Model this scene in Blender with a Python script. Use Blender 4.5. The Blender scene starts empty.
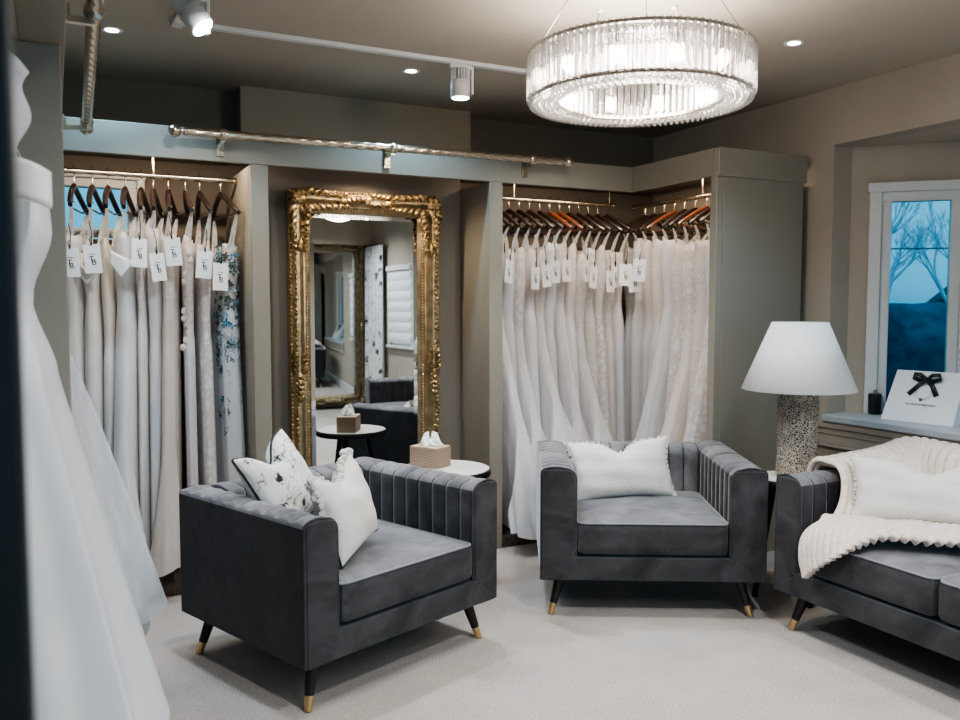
import bpy, math, random
from math import sin, cos, pi, radians, sqrt, atan2
from mathutils import Vector, Matrix
random.seed(7)
scene = bpy.context.scene
col = scene.collection

# ------------------------------------------------------------------ materials
def nodes_of(name):
    m = bpy.data.materials.new(name); m.use_nodes = True
    nt = m.node_tree
    return m, nt, nt.nodes['Principled BSDF']

def sc(c):  # sRGB 0..255 -> linear
    return tuple(((v/255)/12.92 if v/255 <= .04045 else ((v/255+.055)/1.055)**2.4) for v in c) + (1,)

def mat(name, rgb, rough=.6, metal=0, var=.0, scale=8, bump=0, bscale=60, sheen=0, rgb2=None, coat=0, emit=None, estr=0, detail=4, stretch=None, spec=None):
    m, nt, p = nodes_of(name)
    L = nt.links
    p.inputs['Base Color'].default_value = sc(rgb)
    p.inputs['Roughness'].default_value = rough
    p.inputs['Metallic'].default_value = metal
    if spec is not None: p.inputs['Specular IOR Level'].default_value = spec
    if sheen:
        p.inputs['Sheen Weight'].default_value = sheen
        p.inputs['Sheen Roughness'].default_value = .4
    if coat: p.inputs['Coat Weight'].default_value = coat
    if emit:
        p.inputs['Emission Color'].default_value = sc(emit); p.inputs['Emission Strength'].default_value = estr
    tc = nt.nodes.new('ShaderNodeTexCoord'); src = tc.outputs['Object']
    if stretch:
        mp = nt.nodes.new('ShaderNodeMapping'); mp.inputs['Scale'].default_value = stretch
        L.new(src, mp.inputs['Vector']); src = mp.outputs['Vector']
    if var or rgb2:
        n = nt.nodes.new('ShaderNodeTexNoise'); n.inputs['Scale'].default_value = scale; n.inputs['Detail'].default_value = detail
        L.new(src, n.inputs['Vector'])
        r = nt.nodes.new('ShaderNodeValToRGB')
        r.color_ramp.elements[0].position = .35; r.color_ramp.elements[1].position = .65
        a = sc(rgb); b = sc(rgb2) if rgb2 else tuple(min(1, v*(1+var)) for v in a[:3])+(1,)
        if not rgb2: a = tuple(v*(1-var) for v in a[:3])+(1,)
        r.color_ramp.elements[0].color = a; r.color_ramp.elements[1].color = b
        L.new(n.outputs['Fac'], r.inputs['Fac']); L.new(r.outputs['Color'], p.inputs['Base Color'])
    if bump:
        n2 = nt.nodes.new('ShaderNodeTexNoise'); n2.inputs['Scale'].default_value = bscale; n2.inputs['Detail'].default_value = 3
        L.new(src, n2.inputs['Vector'])
        b = nt.nodes.new('ShaderNodeBump'); b.inputs['Strength'].default_value = bump; b.inputs['Distance'].default_value = .01
        L.new(n2.outputs['Fac'], b.inputs['Height']); L.new(b.outputs['Normal'], p.inputs['Normal'])
    return m

def cloth_mat(name, rgb, rough=.6, transl=.25, rgb2=None, scale=30, lace=False, alpha=0, streak=False):
    m, nt, p = nodes_of(name); L = nt.links
    p.inputs['Roughness'].default_value = rough; p.inputs['Base Color'].default_value = sc(rgb)
    p.inputs['Sheen Weight'].default_value = .15
    tc = nt.nodes.new('ShaderNodeTexCoord')
    fac = None
    if lace:
        v = nt.nodes.new('ShaderNodeTexVoronoi'); v.inputs['Scale'].default_value = scale; v.feature = 'DISTANCE_TO_EDGE'
        n = nt.nodes.new('ShaderNodeTexNoise'); n.inputs['Scale'].default_value = scale*.6; n.inputs['Detail'].default_value = 5
        ad = nt.nodes.new('ShaderNodeMixRGB'); ad.inputs['Fac'].default_value = .08
        L.new(tc.outputs['Object'], n.inputs['Vector']); L.new(tc.outputs['Object'], ad.inputs['Color1']); L.new(n.outputs['Color'], ad.inputs['Color2'])
        L.new(ad.outputs['Color'], v.inputs['Vector'])
        r = nt.nodes.new('ShaderNodeValToRGB'); r.color_ramp.elements[0].position = .06; r.color_ramp.elements[1].position = .22
        r.color_ramp.elements[0].color = sc(rgb2 or rgb); r.color_ramp.elements[1].color = sc(rgb)
        L.new(v.outputs['Distance'], r.inputs['Fac']); L.new(r.outputs['Color'], p.inputs['Base Color'])
        b = nt.nodes.new('ShaderNodeBump'); b.inputs['Strength'].default_value = .5; b.inputs['Distance'].default_value = .006
        L.new(v.outputs['Distance'], b.inputs['Height']); L.new(b.outputs['Normal'], p.inputs['Normal'])
    elif rgb2:
        mp = nt.nodes.new('ShaderNodeMapping'); mp.inputs['Scale'].default_value = (1, 1, .06) if streak else (1, 1, 1)
        L.new(tc.outputs['Object'], mp.inputs['Vector'])
        n = nt.nodes.new('ShaderNodeTexNoise'); n.inputs['Scale'].default_value = scale; n.inputs['Detail'].default_value = 3
        L.new(mp.outputs['Vector'], n.inputs['Vector'])
        r = nt.nodes.new('ShaderNodeValToRGB'); r.color_ramp.elements[0].position = .3; r.color_ramp.elements[1].position = .7
        r.color_ramp.elements[0].color = sc(rgb2); r.color_ramp.elements[1].color = sc(rgb)
        L.new(n.outputs['Fac'], r.inputs['Fac']); L.new(r.outputs['Color'], p.inputs['Base Color'])
    t = nt.nodes.new('ShaderNodeBsdfTranslucent'); t.inputs['Color'].default_value = sc(rgb)
    mx = nt.nodes.new('ShaderNodeMixShader'); mx.inputs['Fac'].default_value = transl
    out = nt.nodes['Material Output']
    L.new(p.outputs[0], mx.inputs[1]); L.new(t.outputs[0], mx.inputs[2])
    last = mx
    if alpha:
        tr = nt.nodes.new('ShaderNodeBsdfTransparent')
        m2 = nt.nodes.new('ShaderNodeMixShader'); m2.inputs['Fac'].default_value = alpha
        L.new(mx.outputs[0], m2.inputs[1]); L.new(tr.outputs[0], m2.inputs[2]); last = m2
    L.new(last.outputs[0], out.inputs['Surface'])
    return m

def velvet(name, rgb, hi):
    m, nt, p = nodes_of(name); L = nt.links
    tc = nt.nodes.new('ShaderNodeTexCoord')
    n = nt.nodes.new('ShaderNodeTexNoise'); n.inputs['Scale'].default_value = 5; n.inputs['Detail'].default_value = 5; n.inputs['Roughness'].default_value = .6; n.inputs['Distortion'].default_value = .8
    L.new(tc.outputs['Object'], n.inputs['Vector'])
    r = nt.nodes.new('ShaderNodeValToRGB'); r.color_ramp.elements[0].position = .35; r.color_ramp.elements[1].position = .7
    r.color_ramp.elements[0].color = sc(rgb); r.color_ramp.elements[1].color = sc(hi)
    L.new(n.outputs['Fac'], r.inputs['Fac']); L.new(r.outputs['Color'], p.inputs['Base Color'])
    p.inputs['Roughness'].default_value = .75; p.inputs['Sheen Weight'].default_value = .9; p.inputs['Sheen Roughness'].default_value = .35
    p.inputs['Sheen Tint'].default_value = sc((200, 200, 205)); p.inputs['Specular IOR Level'].default_value = .2
    n2 = nt.nodes.new('ShaderNodeTexNoise'); n2.inputs['Scale'].default_value = 14; n2.inputs['Detail'].default_value = 4
    L.new(tc.outputs['Object'], n2.inputs['Vector'])
    b = nt.nodes.new('ShaderNodeBump'); b.inputs['Strength'].default_value = .12; b.inputs['Distance'].default_value = .02
    L.new(n2.outputs['Fac'], b.inputs['Height']); L.new(b.outputs['Normal'], p.inputs['Normal'])
    return m

def emis(name, rgb, s):
    m = bpy.data.materials.new(name); m.use_nodes = True; nt = m.node_tree
    nt.nodes.remove(nt.nodes['Principled BSDF'])
    e = nt.nodes.new('ShaderNodeEmission'); e.inputs['Color'].default_value = sc(rgb); e.inputs['Strength'].default_value = s
    nt.links.new(e.outputs[0], nt.nodes['Material Output'].inputs['Surface']); return m

def glassy(name, tint, gloss=.12, transp=.75, rough=.02, extra=None, refr=0):
    m = bpy.data.materials.new(name); m.use_nodes = True; nt = m.node_tree
    nt.nodes.remove(nt.nodes['Principled BSDF']); L = nt.links
    t = nt.nodes.new('ShaderNodeBsdfTransparent'); t.inputs['Color'].default_value = tint
    g = nt.nodes.new('ShaderNodeBsdfGlossy'); g.inputs['Roughness'].default_value = rough
    mx = nt.nodes.new('ShaderNodeMixShader'); mx.inputs['Fac'].default_value = gloss
    src = t
    if refr:
        rf = nt.nodes.new('ShaderNodeBsdfRefraction'); rf.inputs['IOR'].default_value = 1.5; rf.inputs['Roughness'].default_value = .03
        m0 = nt.nodes.new('ShaderNodeMixShader'); m0.inputs['Fac'].default_value = refr
        L.new(t.outputs[0], m0.inputs[1]); L.new(rf.outputs[0], m0.inputs[2]); src = m0
    L.new(src.outputs[0], mx.inputs[1]); L.new(g.outputs[0], mx.inputs[2]); last = mx
    if extra:
        d = nt.nodes.new('ShaderNodeBsdfTranslucent'); d.inputs['Color'].default_value = (1, 1, 1, 1)
        m2 = nt.nodes.new('ShaderNodeMixShader'); m2.inputs['Fac'].default_value = extra
        L.new(mx.outputs[0], m2.inputs[1]); L.new(d.outputs[0], m2.inputs[2]); last = m2
    L.new(last.outputs[0], nt.nodes['Material Output'].inputs['Surface']); return m

M = {}
M['wall'] = mat('taupe_wall_paint', (170, 159, 145), .85, var=.03, scale=3, bump=.04, bscale=250)
M['wall_dark'] = mat('deep_taupe_paint', (118, 109, 98), .85, var=.03, scale=3, bump=.04, bscale=250)
M['wall_mid'] = mat('lit_breast_taupe', (158, 147, 132), .85, var=.03, scale=3)  # stronger light on the chimney breast is put into this wall tone
M['joinery'] = mat('taupe_joinery_paint', (140, 134, 122), .6, var=.02, scale=4, bump=.02, bscale=120)
M['ceiling'] = mat('ceiling_paint', (178, 168, 154), .9, var=.02, scale=2, bump=.03, bscale=300)
M['white'] = mat('white_gloss_paint', (215, 214, 212), .4, var=.01)
M['sill'] = mat('pale_grey_sill_paint', (178, 181, 184), .4, var=.01)
M['black'] = mat('black_paint', (14, 15, 17), .55, var=.1)
M['chrome'] = mat('brushed_nickel', (196, 184, 166), .22, 1, bump=.02, bscale=90)
M['brass'] = mat('polished_brass', (214, 184, 138), .3, 1)
M['blackwood'] = mat('black_stained_wood', (17, 16, 17), .4, var=.15, scale=20)
M['plinth'] = mat('dark_woven_plinth', (58, 48, 42), .8, rgb2=(96, 84, 74), scale=60, bump=.6, bscale=90, stretch=(1, 1, 3))
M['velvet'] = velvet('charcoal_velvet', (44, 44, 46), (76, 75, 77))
M['velvet_shaded'] = velvet('charcoal_velvet_painted_shade', (28, 29, 31), (48, 49, 51))  # darker copy of the velvet: shade on outer arms and in grooves painted in
M['velvet_lit'] = velvet('charcoal_velvet_lit_nap', (88, 87, 89), (136, 134, 136))  # lighter copy of the velvet: light catching the nap put into the colour
M['piping'] = mat('charcoal_piping', (120, 120, 124), .6, sheen=.6)
M['satin'] = cloth_mat('ivory_satin', (246, 244, 242), .38, .34, rgb2=(234, 229, 223), scale=7)
M['white_satin'] = cloth_mat('white_satin', (242, 242, 243), .36, .34, rgb2=(230, 230, 233), scale=6)
M['tulle'] = cloth_mat('white_tulle', (243, 242, 243), .8, .45, rgb2=(226, 223, 224), scale=26, streak=True)
M['tulle_sheer'] = cloth_mat('sheer_white_tulle', (240, 241, 244), .85, .4, rgb2=(200, 206, 216), scale=30, streak=True, alpha=.3)
M['tulle_taupe'] = cloth_mat('blush_taupe_tulle', (232, 224, 218), .8, .45, rgb2=(220, 210, 204), scale=26, streak=True)
M['blush'] = cloth_mat('blush_tulle', (246, 240, 237), .8, .45, rgb2=(234, 222, 214), scale=22, streak=True)
M['lace'] = cloth_mat('ivory_lace', (244, 242, 240), .8, .4, rgb2=(224, 212, 202), scale=46, lace=True)
M['lace_big'] = cloth_mat('large_floral_lace', (244, 243, 244), .8, .4, rgb2=(220, 210, 204), scale=22, lace=True)
M['champagne'] = cloth_mat('champagne_satin', (242, 234, 222), .45, .36, rgb2=(234, 223, 208), scale=8)
M['hanger'] = mat('dark_mahogany', (15, 9, 8), .36, rgb2=(36, 17, 12), scale=10, coat=.5, stretch=(1, 6, 6))
M['hanger_light'] = mat('cherry_wood', (74, 38, 22), .32, rgb2=(106, 58, 34), scale=10, coat=.5, stretch=(1, 6, 6))
M['card'] = mat('white_card', (236, 234, 230), .7)
M['ink'] = mat('black_ink', (16, 16, 18), .7)
M['ribbon'] = mat('black_satin_ribbon', (10, 12, 14), .35, sheen=.3)
M['gold'] = mat('aged_gilt', (166, 148, 118), .38, 1, rgb2=(202, 184, 152), scale=22, bump=.35, bscale=140)
M['gold_dark'] = mat('mottled_dark_gilt', (104, 86, 58), .42, 1, rgb2=(204, 178, 134), scale=60, bump=.5, bscale=120)  # dark gilt mottled with paler gold
M['silver_gilt'] = mat('pale_gilt', (158, 146, 118), .38, 1, rgb2=(120, 108, 84), scale=30, bump=.3, bscale=140)
M['mirror'] = mat('silvered_glass', (225, 230, 230), .012, 1)
M['linen'] = mat('white_lampshade_linen', (226, 226, 228), .9, bump=.15, bscale=400)
M['pillow'] = mat('white_cotton', (212, 208, 202), .9, var=.03, scale=20, bump=.25, bscale=120, sheen=.2)
M['fringe'] = mat('white_cotton_fringe', (218, 213, 206), .95, var=.05, scale=90, bump=.4, bscale=200)
M['throw'] = mat('cream_plush', (222, 203, 190), .95, rgb2=(230, 217, 207), scale=40, bump=.5, bscale=220, sheen=.6)
M['marble'] = mat('white_marble', (232, 228, 222), .25, rgb2=(214, 208, 202), scale=5)
M['crystal_metal'] = mat('polished_nickel', (150, 138, 124), .2, 1)
M['crystal'] = glassy('clear_crystal', (.97, .97, .98, 1), .22, extra=.05, rough=.04, refr=.5)
M['crystal_in'] = glassy('inner_crystal_glass', (.97, .97, .98, 1), .25, extra=.22, rough=.05, refr=.3)
M['bulb'] = emis('lit_bulb', (255, 240, 218), 30)
M['led'] = emis('lit_led_lens', (225, 240, 255), 22)
M['glass'] = glassy('window_glass', (.56, .86, .93, 1), .004)
M['candle'] = mat('black_ceramic', (18, 22, 26), .35)
M['bag'] = mat('white_card_bag', (226, 228, 230), .6, var=.01)
M['blue_petal'] = mat('blue_petal', (40, 112, 150), .7, rgb2=(88, 156, 190), scale=60)
M['leaf_applique'] = mat('sage_leaf_applique', (92, 108, 98), .8, rgb2=(52, 66, 70), scale=40)
M['pale_petal'] = mat('pale_petal', (206, 212, 214), .8, rgb2=(150, 168, 176), scale=60)

# carpet
def carpet():
    m, nt, p = nodes_of('loop_carpet'); L = nt.links
    tc = nt.nodes.new('ShaderNodeTexCoord')
    n = nt.nodes.new('ShaderNodeTexNoise'); n.inputs['Scale'].default_value = 190; n.inputs['Detail'].default_value = 3
    n2 = nt.nodes.new('ShaderNodeTexNoise'); n2.inputs['Scale'].default_value = 3.5; n2.inputs['Detail'].default_value = 4
    L.new(tc.outputs['Object'], n.inputs['Vector']); L.new(tc.outputs['Object'], n2.inputs['Vector'])
    r = nt.nodes.new('ShaderNodeValToRGB'); r.color_ramp.elements[0].position = .3; r.color_ramp.elements[1].position = .7
    r.color_ramp.elements[0].color = sc((156, 145, 136)); r.color_ramp.elements[1].color = sc((212, 203, 196))
    mx = nt.nodes.new('ShaderNodeMixRGB'); mx.blend_type = 'MULTIPLY'; mx.inputs['Fac'].default_value = .35
    L.new(n.outputs['Fac'], r.inputs['Fac']); L.new(r.outputs['Color'], mx.inputs['Color1']); L.new(n2.outputs['Fac'], mx.inputs['Color2'])
    L.new(mx.outputs['Color'], p.inputs['Base Color']); p.inputs['Roughness'].default_value = .95
    b = nt.nodes.new('ShaderNodeBump'); b.inputs['Strength'].default_value = .6; b.inputs['Distance'].default_value = .006
    L.new(n.outputs['Fac'], b.inputs['Height']); L.new(b.outputs['Normal'], p.inputs['Normal'])
    return m
M['carpet'] = carpet()

def coral():
    m, nt, p = nodes_of('woven_coral_strands'); L = nt.links
    tc = nt.nodes.new('ShaderNodeTexCoord')
    v = nt.nodes.new('ShaderNodeTexVoronoi'); v.feature = 'DISTANCE_TO_EDGE'; v.inputs['Scale'].default_value = 95
    L.new(tc.outputs['Object'], v.inputs['Vector'])
    r = nt.nodes.new('ShaderNodeValToRGB'); e = r.color_ramp.elements
    e[0].position = .07; e[0].color = sc((190, 180, 166)); e[1].position = .30; e[1].color = sc((36, 32, 30))
    L.new(v.outputs['Distance'], r.inputs['Fac']); L.new(r.outputs['Color'], p.inputs['Base Color'])
    b = nt.nodes.new('ShaderNodeBump'); b.invert = True; b.inputs['Strength'].default_value = 1; b.inputs['Distance'].default_value = .012
    L.new(v.outputs['Distance'], b.inputs['Height']); L.new(b.outputs['Normal'], p.inputs['Normal'])
    p.inputs['Roughness'].default_value = .7
    return m
M['coral'] = coral()

def wicker():
    m, nt, p = nodes_of('woven_wicker'); L = nt.links
    tc = nt.nodes.new('ShaderNodeTexCoord')
    mp = nt.nodes.new('ShaderNodeMapping'); mp.inputs['Scale'].default_value = (1, 1, 1)
    L.new(tc.outputs['Object'], mp.inputs['Vector'])
    bk = nt.nodes.new('ShaderNodeTexBrick'); bk.inputs['Scale'].default_value = 34
    bk.inputs['Color1'].default_value = sc((226, 206, 184)); bk.inputs['Color2'].default_value = sc((206, 180, 156)); bk.inputs['Mortar'].default_value = sc((120, 92, 70))
    bk.inputs['Mortar Size'].default_value = .09; bk.inputs['Mortar Smooth'].default_value = .6
    sx = nt.nodes.new('ShaderNodeSeparateXYZ'); L.new(tc.outputs['Object'], sx.inputs[0])
    ad = nt.nodes.new('ShaderNodeMath'); ad.operation = 'ADD'; L.new(sx.outputs['X'], ad.inputs[0]); L.new(sx.outputs['Y'], ad.inputs[1])
    cb = nt.nodes.new('ShaderNodeCombineXYZ'); L.new(ad.outputs[0], cb.inputs['X']); L.new(sx.outputs['Z'], cb.inputs['Y'])
    L.new(cb.outputs[0], bk.inputs['Vector'])
    L.new(bk.outputs['Color'], p.inputs['Base Color']); p.inputs['Roughness'].default_value = .75
    b = nt.nodes.new('ShaderNodeBump'); b.inputs['Strength'].default_value = .8; b.inputs['Distance'].default_value = .006; b.invert = True
    L.new(bk.outputs['Fac'], b.inputs['Height']); L.new(b.outputs['Normal'], p.inputs['Normal'])
    return m
M['wicker'] = wicker()

def flower_cloth(name, base, ink, scale, thr=.22):
    m, nt, p = nodes_of(name); L = nt.links
    tc = nt.nodes.new('ShaderNodeTexCoord')
    v = nt.nodes.new('ShaderNodeTexVoronoi'); v.inputs['Scale'].default_value = scale; v.inputs['Randomness'].default_value = .8
    n = nt.nodes.new('ShaderNodeTexNoise'); n.inputs['Scale'].default_value = scale*2.6; n.inputs['Detail'].default_value = 6; n.inputs['Distortion'].default_value = 1.5
    L.new(tc.outputs['Object'], v.inputs['Vector']); L.new(tc.outputs['Object'], n.inputs['Vector'])
    # petals: distance to cell centre broken up by noise
    ma = nt.nodes.new('ShaderNodeMath'); ma.operation = 'MULTIPLY_ADD'; ma.inputs[1].default_value = .9; ma.inputs[2].default_value = -.28
    L.new(n.outputs['Fac'], ma.inputs[0])
    sb = nt.nodes.new('ShaderNodeMath'); sb.operation = 'ADD'; L.new(v.outputs['Distance'], sb.inputs[0]); L.new(ma.outputs[0], sb.inputs[1])
    r = nt.nodes.new('ShaderNodeValToRGB'); e = r.color_ramp.elements
    e[0].position = thr+.1; e[0].color = sc(ink); e[1].position = thr+.24; e[1].color = sc(base)
    L.new(sb.outputs[0], r.inputs['Fac'])
    # stems: thin wandering lines
    n3 = nt.nodes.new('ShaderNodeTexNoise'); n3.inputs['Scale'].default_value = scale*.9; n3.inputs['Detail'].default_value = 2; n3.inputs['Distortion'].default_value = 1
    L.new(tc.outputs['Object'], n3.inputs['Vector'])
    r3 = nt.nodes.new('ShaderNodeValToRGB'); q = r3.color_ramp.elements
    q[0].position = .485; q[0].color = (1, 1, 1, 1); q[1].position = .515; q[1].color = (1, 1, 1, 1)
    k = r3.color_ramp.elements.new(.5); k.color = tuple(x*1.6+.05 for x in sc(ink)[:3])+(1,)
    L.new(n3.outputs['Fac'], r3.inputs['Fac'])
    mx = nt.nodes.new('ShaderNodeMixRGB'); mx.blend_type = 'MULTIPLY'; mx.inputs['Fac'].default_value = .8
    L.new(r.outputs['Color'], mx.inputs['Color1']); L.new(r3.outputs['Color'], mx.inputs['Color2'])
    L.new(mx.outputs['Color'], p.inputs['Base Color']); p.inputs['Roughness'].default_value = .9
    return m
M['pillow_print'] = flower_cloth('botanical_print_cotton', (210, 208, 205), (34, 36, 44), 12, .17)
M['curtain_print'] = flower_cloth('poppy_print_curtain', (214, 214, 216), (44, 50, 58), 6.2, .23)

# ------------------------------------------------------------------ mesh builder
class MB:
    def __init__(s): s.v = []; s.f = []
    def add(s, vs, fs, mtx=None):
        b = len(s.v)
        s.v += [tuple(mtx @ Vector(q)) if mtx else tuple(q) for q in vs]
        s.f += [tuple(b+i for i in f) for f in fs]; return s
    def box(s, x0, x1, y0, y1, z0, z1, mtx=None):
        return s.add([(x0,y0,z0),(x1,y0,z0),(x1,y1,z0),(x0,y1,z0),(x0,y0,z1),(x1,y0,z1),(x1,y1,z1),(x0,y1,z1)],
                     [(0,3,2,1),(4,5,6,7),(0,1,5,4),(1,2,6,5),(2,3,7,6),(3,0,4,7)], mtx)
    def prism(s, poly, z0, z1):  # poly counter-clockwise
        n = len(poly)
        return s.add([(x,y,z0) for x,y in poly]+[(x,y,z1) for x,y in poly],
                     [tuple(range(n-1,-1,-1)), tuple(range(n,2*n))]+[(i,(i+1)%n,n+(i+1)%n,n+i) for i in range(n)])
    def tube(s, path, r, n=8, caps=True, closed=False):
        path = [Vector(q) for q in path]; m = len(path); rs = r if isinstance(r, (list, tuple)) else [r]*m
        vs = []; fs = []; up = None
        for i, q in enumerate(path):
            a = path[(i-1) % m] if (i or closed) else q; b = path[(i+1) % m] if (i < m-1 or closed) else q
            t = (b-a).normalized()
            if up is None: up = t.orthogonal().normalized()
            up = (up - t*up.dot(t)); up = up.normalized() if up.length > 1e-6 else t.orthogonal().normalized()
            w = t.cross(up)
            for k in range(n):
                an = 2*pi*k/n; vs.append(q + (up*cos(an)+w*sin(an))*rs[i])
        for i in range(m if closed else m-1):
            j = (i+1) % m
            for k in range(n): fs.append((i*n+k, i*n+(k+1)%n, j*n+(k+1)%n, j*n+k))
        if caps and not closed:
            fs.append(tuple(range(n-1,-1,-1))); fs.append(tuple((m-1)*n+k for k in range(n)))
        return s.add(vs, fs)
    def lathe(s, prof, n=24, cx=0, cy=0, cz=0, mtx=None, caps=True):
        vs = []; fs = []
        for r, z in prof:
            for k in range(n):
                a = 2*pi*k/n; vs.append((cx+r*cos(a), cy+r*sin(a), cz+z))
        for i in range(len(prof)-1):
            for k in range(n): fs.append((i*n+k, i*n+(k+1)%n, (i+1)*n+(k+1)%n, (i+1)*n+k))
        if caps:
            fs.append(tuple(range(n-1,-1,-1))); fs.append(tuple((len(prof)-1)*n+k for k in range(n)))
        return s.add(vs, fs, mtx)
    def ball(s, c, rx, ry=None, rz=None, n=8, m=5, mtx=None):
        ry = ry or rx; rz = rz or rx; vs = [(0,0,-1)]; fs = []
        for i in range(1, m):
            t = -pi/2+pi*i/m
            for k in range(n): vs.append((cos(t)*cos(2*pi*k/n), cos(t)*sin(2*pi*k/n), sin(t)))
        vs.append((0,0,1)); top = len(vs)-1
        for k in range(n): fs.append((0, 1+(k+1)%n, 1+k))
        for i in range(m-2):
            for k in range(n): fs.append((1+i*n+k, 1+i*n+(k+1)%n, 1+(i+1)*n+(k+1)%n, 1+(i+1)*n+k))
        for k in range(n): fs.append((top, 1+(m-2)*n+k, 1+(m-2)*n+(k+1)%n))
        vs = [Vector((x*rx, y*ry, z*rz)) for x,y,z in vs]
        if mtx: vs = [mtx @ q for q in vs]
        return s.add([q+Vector(c) for q in vs], fs)
    def grid(s, fn, nu, nv, wrap_u=False):
        vs = [fn(i/(nu if wrap_u else nu-1), j/(nv-1)) for j in range(nv) for i in range(nu)]
        fs = []
        for j in range(nv-1):
            for i in range(nu if wrap_u else nu-1):
                a = j*nu+i; b = j*nu+(i+1)%nu; fs.append((a, b, b+nu, a+nu))
        return s.add(vs, fs)
    def build(s, name, m, parent=None, smooth=40, bevel=0, loc=None, solid=0, sub=0, segs=2):
        me = bpy.data.meshes.new(name); me.from_pydata(s.v, [], s.f); me.update()
        me.materials.append(m)
        if smooth:
            me.shade_smooth()
            if smooth < 180: me.set_sharp_from_angle(angle=radians(smooth))
        o = bpy.data.objects.new(name, me); col.objects.link(o)
        if parent: o.parent = parent
        if loc: o.location = loc
        if solid:
            q = o.modifiers.new('solid', 'SOLIDIFY'); q.thickness = solid; q.offset = 0
        if bevel:
            q = o.modifiers.new('bevel', 'BEVEL'); q.width = bevel; q.segments = segs; q.limit_method = 'ANGLE'; q.angle_limit = radians(50)
        if sub:
            q = o.modifiers.new('sub', 'SUBSURF'); q.levels = sub; q.render_levels = sub
        return o

def tag(o, label, cat, group=None, kind=None):
    o['label'] = label; o['category'] = cat
    if group: o['group'] = group
    if kind: o['kind'] = kind
    return o
def thing(name, label, cat, loc=(0,0,0), rz=0, group=None):
    o = bpy.data.objects.new(name, None); col.objects.link(o)
    o.empty_display_size = .1; o.location = loc; o.rotation_euler = (0, 0, rz)
    return tag(o, label, cat, group)
def struct(o): o['kind'] = 'structure'; return o
def copy_tree(o, parent=None):
    c = o.copy(); col.objects.link(c)
    if parent: c.parent = parent
    for ch in list(o.children): copy_tree(ch, c)
    return c
def text_mesh(txt, size, name, m, parent, mtx, depth=.0004, spacing=1):
    cu = bpy.data.curves.new(name, 'FONT'); cu.body = txt; cu.size = size; cu.align_x = 'CENTER'; cu.align_y = 'CENTER'; cu.extrude = depth; cu.space_character = spacing
    o = bpy.data.objects.new(name+'_src', cu); col.objects.link(o)
    dg = bpy.context.evaluated_depsgraph_get(); dg.update()
    me = bpy.data.meshes.new_from_object(o.evaluated_get(dg)); me.materials.clear(); me.materials.append(m)
    bpy.data.objects.remove(o); me.transform(mtx)
    r = bpy.data.objects.new(name, me); col.objects.link(r); r.parent = parent
    return r
def lerp(a, b, t): return a+(b-a)*t
def interp(keys, z):  # keys: [(z, values...)] sorted by z; smooth
    if z <= keys[0][0]: return keys[0][1:]
    for a, b in zip(keys, keys[1:]):
        if z <= b[0]:
            t = (z-a[0])/(b[0]-a[0]); t = t*t*(3-2*t)
            return tuple(lerp(p, q, t) for p, q in zip(a[1:], b[1:]))
    return keys[-1][1:]
def cr(p, t):  # Catmull-Rom through list of Vectors
    n = len(p)-1; x = min(max(t, 0), 1)*n; i = min(int(x), n-1); f = x-i
    a, b, c, d = p[max(i-1,0)], p[i], p[i+1], p[min(i+2,n)]
    return .5*((2*b)+(c-a)*f+(2*a-5*b+4*c-d)*f*f+(3*b-a-3*c+d)*f**3)

# ------------------------------------------------------------------ room shell
CZ = 2.5; XR = 3.73; XL = -.65; YB = 4.75; YF = -2.1
SH = .045                       # front plane of the left-hand wardrobes
struct(MB().box(XL-.1, 4.45, YF-.1, YB+.1, -.1, 0).build('floor', M['carpet'], smooth=0))
struct(MB().box(XL-.1, 4.45, YF-.1, YB+.1, CZ, CZ+.1).build('ceiling', M['ceiling'], smooth=0))
w = MB()                        # back wall with the high window opening
w.box(XL-.1, -.35, YB, YB+.1, 0, CZ).box(.43, XR+.1, YB, YB+.1, 0, CZ).box(-.35, .43, YB, YB+.1, 0, 1.685).box(-.35, .43, YB, YB+.1, 2.02, CZ)
struct(w.build('wall_back', M['wall_dark'], smooth=0))
struct(MB().box(.905, 2.25, 4.6, YB, 2.15, CZ).build('wall_chimney_breast', M['wall_mid'], smooth=0))
struct(MB().box(XL-.1, XL, YF-.1, YB, 0, CZ).build('wall_left', M['wall'], smooth=0))
w = MB()                        # right wall with the bay opening and the far window
w.box(XR, XR+.1, 3.224, YB, 0, CZ).box(XR, XR+.1, .75, 3.224, 0, .72).box(XR, XR+.1, .75, 3.224, 2.2, CZ)
w.box(XR, XR+.1, -.25, .75, 0, CZ).box(XR, XR+.1, -1.12, -.25, 0, .86).box(XR, XR+.1, -1.12, -.25, 1.84, CZ).box(XR, XR+.1, YF-.1, -1.12, 0, CZ)
struct(w.build('wall_right', M['wall'], smooth=0))
w = MB()                        # wall behind the camera with its window
w.box(XL, .1, YF-.1, YF, 0, CZ).box(1.7, 4.4, YF-.1, YF, 0, CZ).box(.1, 1.7, YF-.1, YF, 0, .85).box(.1, 1.7, YF-.1, YF, 2.1, CZ)
struct(w.build('wall_front', M['wall'], smooth=0))
struct(MB().box(XL, XR, YF, YF+.36, 2.14, CZ).build('beam_front', M['wall'], smooth=0))

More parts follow.
